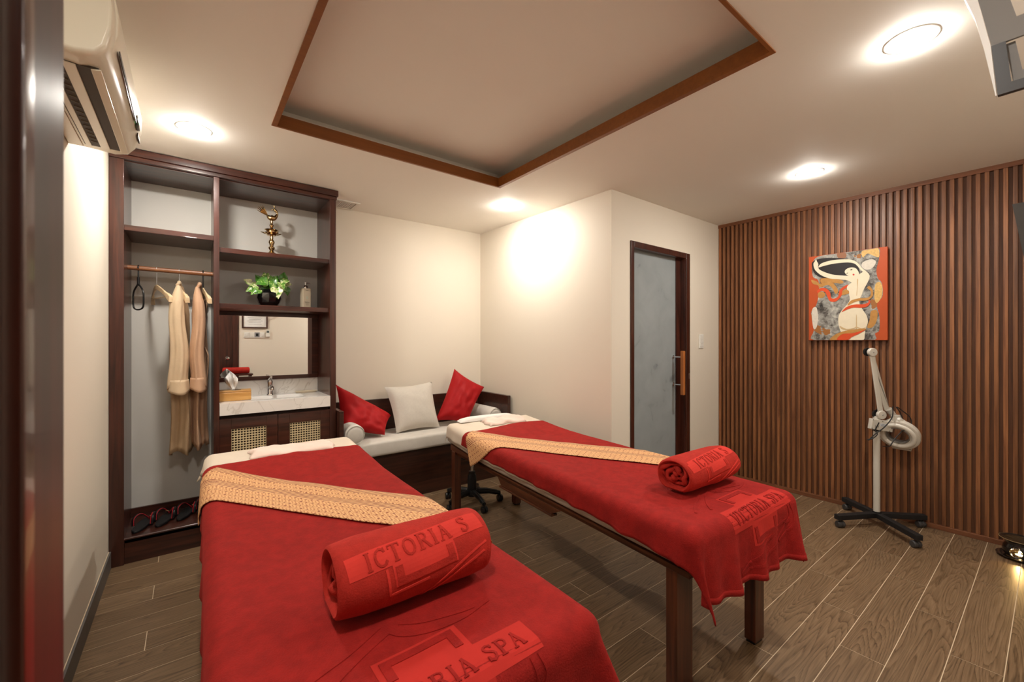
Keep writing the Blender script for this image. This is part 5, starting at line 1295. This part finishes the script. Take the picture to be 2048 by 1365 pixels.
art('back_shading', [(800,520),(812,520),(806,600),(800,680),(794,680),(800,600)], shade)
art('back_shading', [(790,900),(798,900),(800,1010),(796,1080),(790,1080)], shade)
art('back_shading', [(620,1000),(690,1032),(760,1025),(795,1010),(850,1030),(895,1015),(850,1042),(795,1022),(760,1036),(690,1043),(640,1030)], shade)
art('gold_ribbon', [(700,790),(735,740),(820,716),(900,712),(938,690),(940,640),(905,610),(930,590),(965,640),(960,700),(905,738),(820,742),(760,760)], gold)
art('orange_ribbon', [(640,857),(690,805),(770,780),(870,778),(918,758),(918,735),(934,738),(936,768),(905,802),(850,815),(760,812),(695,832)], orn)
art('gold_drape', [(515,1147),(575,1090),(680,1052),(800,1036),(890,1032),(880,1047),(760,1075),(660,1088),(595,1147)], gold)
art('orange_drape', [(592,1147),(645,1088),(760,1077),(885,1045),(805,1092),(745,1118),(706,1147)], orn)

# ================================================================== AIR CONDITIONER
ay0, ay1 = 1.60, 2.40
t = thing('air_conditioner', 'yellowed white split air conditioner high on the left wall', 'air conditioner', (XL, 2.0, 2.12))
prof = [(XL+.001, 2.135), (-.245, 2.125), (-.205, 2.135), (-.182, 2.165), (-.170, 2.215), (-.167, 2.27), (-.172, 2.33), (-.19, 2.38), (-.225, 2.41), (-.28, 2.425), (XL+.001, 2.425)]
def acbody(p, y0, y1, capr=.02):
    b_ = BM(); cxp = sum(q[0] for q in p)/len(p); czp = sum(q[1] for q in p)/len(p); R_ = []
    for (y_, sc_) in ((y0, .90), (y0+.004, .955), (y0+.014, .99), (y0+.03, 1), (y1-.03, 1), (y1-.014, .99), (y1-.004, .955), (y1, .90)):
        R_.append([b_.verts.new((max(XL+.001, cxp+(q[0]-cxp)*sc_) if q[0] > XL+.002 else XL+.001, y_, czp+(q[1]-czp)*sc_)) for q in p])
    for a, c in zip(R_, R_[1:]):
        for k in range(len(a)): b_.faces.new((a[k], a[(k+1) % len(a)], c[(k+1) % len(a)], c[k]))
    b_.faces.new(R_[0][::-1]); b_.faces.new(R_[-1]); return b_
cbx_ = obj('casing', acbody(prof, ay0, ay1), M_['acw'], t, smooth=False, bevel=.004)
# end cap swelling and front panel seam
obj('front_panel', acbody([(-.20, 2.152), (-.176, 2.185), (-.163, 2.23), (-.161, 2.29), (-.17, 2.345), (-.19, 2.385), (-.225, 2.413), (-.23, 2.40), (-.2, 2.37), (-.18, 2.33), (-.178, 2.22)], ay0+.055, ay1-.008), M_['acw'], t, bevel=.003)
b_ = Bx(-.1665, -.1635, ay0+.1, ay1-.22, 2.198, 2.212); obj('panel_slot', b_, M_['acd'], t)
obj('panel_slot', Bx(-.172, -.167, ay1-.10, ay1-.02, 2.19, 2.205), M_['acd'], t)
b_ = BM(); lathe(b_, [(0, .003), (.028, .002), (.03, 0), (.03, -.004)], (0, 0, 0), n=28, axis=(1, 0, 0))
for v in b_.verts: v.co = Vector((v.co.x-.1625, v.co.y*2.0+ay1-.16, v.co.z*.8+2.222))
disp = obj('display', b_, plain('display_dark', srgb(52, 60, 58), .15, coat=.5), t, smooth=True)
obj('status_light', Bx(-.1598, -.159, ay1-.165, ay1-.155, 2.218, 2.222), plain('status_green', srgb(60, 220, 110), .5, emit=2), disp)
# outlet underneath: dark recess, louvre blades and deflectors
obj('outlet_recess', Bx(-.325, -.205, ay0+.07, ay1-.075, 2.1235, 2.130), M_['acd'], t)
for i, (xa, xb, rot) in enumerate(((-.322, -.305, 3), (-.280, -.252, 5), (-.222, -.200, -12))):
    Mq = Matrix.Translation(((xa+xb)/2, 0, 2.1225)) @ Matrix.Rotation(rad(rot), 4, 'Y')
    obj('louvre_blade', Bx(-(xb-xa)/2, (xb-xa)/2, ay0+.068, ay1-.073, -.002, .002, Mq), M_['acw'], t, bevel=.0015)
b_ = BM()
for i in range(16):
    yv = ay0+.10+i*.038; Mq = Matrix.Translation((-.292, yv, 2.1225)) @ Matrix.Rotation(rad(25), 4, 'Z'); box(b_, -.009, .009, -.001, .001, -.002, .002, Mq)
tag(obj('deflector_vanes', b_, plain('vane_grey', srgb(120, 108, 88), .5), t), kind='stuff')
obj('pipe_cover', Bx(XL+.001, XL+.05, ay1-.01, ay1+.012, 2.17, 2.22), M_['acw'], t, bevel=.006)
obj('bottom_tray', Bx(XL+.004, -.335, ay0+.03, ay1-.03, 2.128, 2.136), M_['acw'], t, bevel=.002)

# ================================================================== GREY BRACKETS ON THE NEAR WALL
def side_frame(x, pts, hole_list, th, m, parent, name):
    """plate in a plane across the room with rectangular openings, given as bars"""
    b_ = BM()
    for (p, q, w_) in pts:
        p, q = Vector((x, *p)), Vector((x, *q)); d = (q-p).normalized(); s_ = d.cross(Vector((1, 0, 0))).normalized()*w_/2; e = Vector((th/2, 0, 0)); dd = d*(w_/2)
        v = [b_.verts.new(k) for k in (p-dd-s_-e, q+dd-s_-e, q+dd+s_-e, p-dd+s_-e, p-dd-s_+e, q+dd-s_+e, q+dd+s_+e, p-dd+s_+e)]
        for f_ in ((3,2,1,0),(4,5,6,7),(0,1,5,4),(1,2,6,5),(2,3,7,6),(3,0,4,7)): b_.faces.new([v[i] for i in f_])
    return obj(name, b_, m, parent, bevel=.002)
GM = plain('bracket_grey', srgb(128, 124, 120), .5); GD = plain('bracket_black', srgb(40, 36, 35), .4); WS = plain('white_strip', srgb(236, 234, 230), .35)
t = thing('wall_bracket', 'grey and black steel bracket with square openings, blurred at top right', 'bracket', (1.3, -.1, 1.85))
x_ = 1.3
def quadplate(b_, x, th, P):
    v = [b_.verts.new((x-th/2, *p)) for p in P]+[b_.verts.new((x+th/2, *p)) for p in P]; n_ = len(P)
    b_.faces.new(v[:n_][::-1]); b_.faces.new(v[n_:])
    for k in range(n_): b_.faces.new((v[k], v[(k+1) % n_], v[n_+(k+1) % n_], v[n_+k]))
b_ = BM()
quadplate(b_, x_, .006, [(.0805, 1.9515), (.142, 2.30), (.112, 2.30), (.048, 1.993)])
quadplate(b_, x_, .006, [(.0805, 1.9515), (.048, 1.993), (-.3, 1.993), (-.3, 1.9515)])
quadplate(b_, x_, .006, [(.112, 2.30), (.094, 2.21), (-.3, 2.21), (-.3, 2.30)])
obj('upper_plate', b_, GM, t)
b_ = BM()
quadplate(b_, x_, .012, [(.0725, 1.847), (.081, 1.951), (.062, 1.951), (.0545, 1.866)])
quadplate(b_, x_, .012, [(.0725, 1.847), (.0545, 1.866), (-.3, 1.866), (-.3, 1.847)])
obj('lower_frame', b_, GD, t)
b_ = BM()
quadplate(b_, x_+.012, .006, [(.0635, 1.951), (.050, 1.951), (.041, 1.889), (.052, 1.864)])
quadplate(b_, x_+.012, .006, [(.052, 1.864), (.041, 1.889), (-.3, 1.889), (-.3, 1.864)])
obj('inner_flange', b_, GM, t)
b_ = BM()
quadplate(b_, x_, .02, [(.075, 1.845), (.091, 1.951), (.1035, 2.02), (.117, 2.067), (.17, 2.30), (.143, 2.30), (.0815, 1.951), (.0735, 1.845)])
obj('white_front', b_, WS, t)
t = thing('wall_frame', 'dark grey tilted frame cut off at the right edge before the slats', 'frame', (2.2, -.1, 1.6))
b_ = BM(); x_ = 2.2
lz2 = lambda z: .0902+(z-1.806)*.136
quadplate(b_, x_, .02, [(lz2(1.42), 1.42), (lz2(1.81), 1.81), (lz2(1.81)-.03, 1.81), (lz2(1.42)-.03, 1.42)])
quadplate(b_, x_, .02, [(lz2(1.81)-.03, 1.795), (lz2(1.81)-.03, 1.81), (-.30, 1.81), (-.30, 1.795)])
quadplate(b_, x_, .02, [(lz2(1.42)-.03, 1.42), (lz2(1.42)-.03, 1.44), (-.30, 1.44), (-.30, 1.42)])
quadplate(b_, x_, .02, [(-.30, 1.44), (-.30, 1.795), (-.31, 1.795), (-.31, 1.44)])
obj('grey_frame', b_, plain('frame_grey', srgb(74, 72, 71), .5), t)
b_ = BM(); quadplate(b_, x_+.02, .01, [(lz2(1.44)-.035, 1.44), (lz2(1.795)-.035, 1.795), (-.3, 1.795), (-.3, 1.44)])
obj('pale_panel', b_, plain('panel_pale', srgb(214, 204, 188), .5), t)
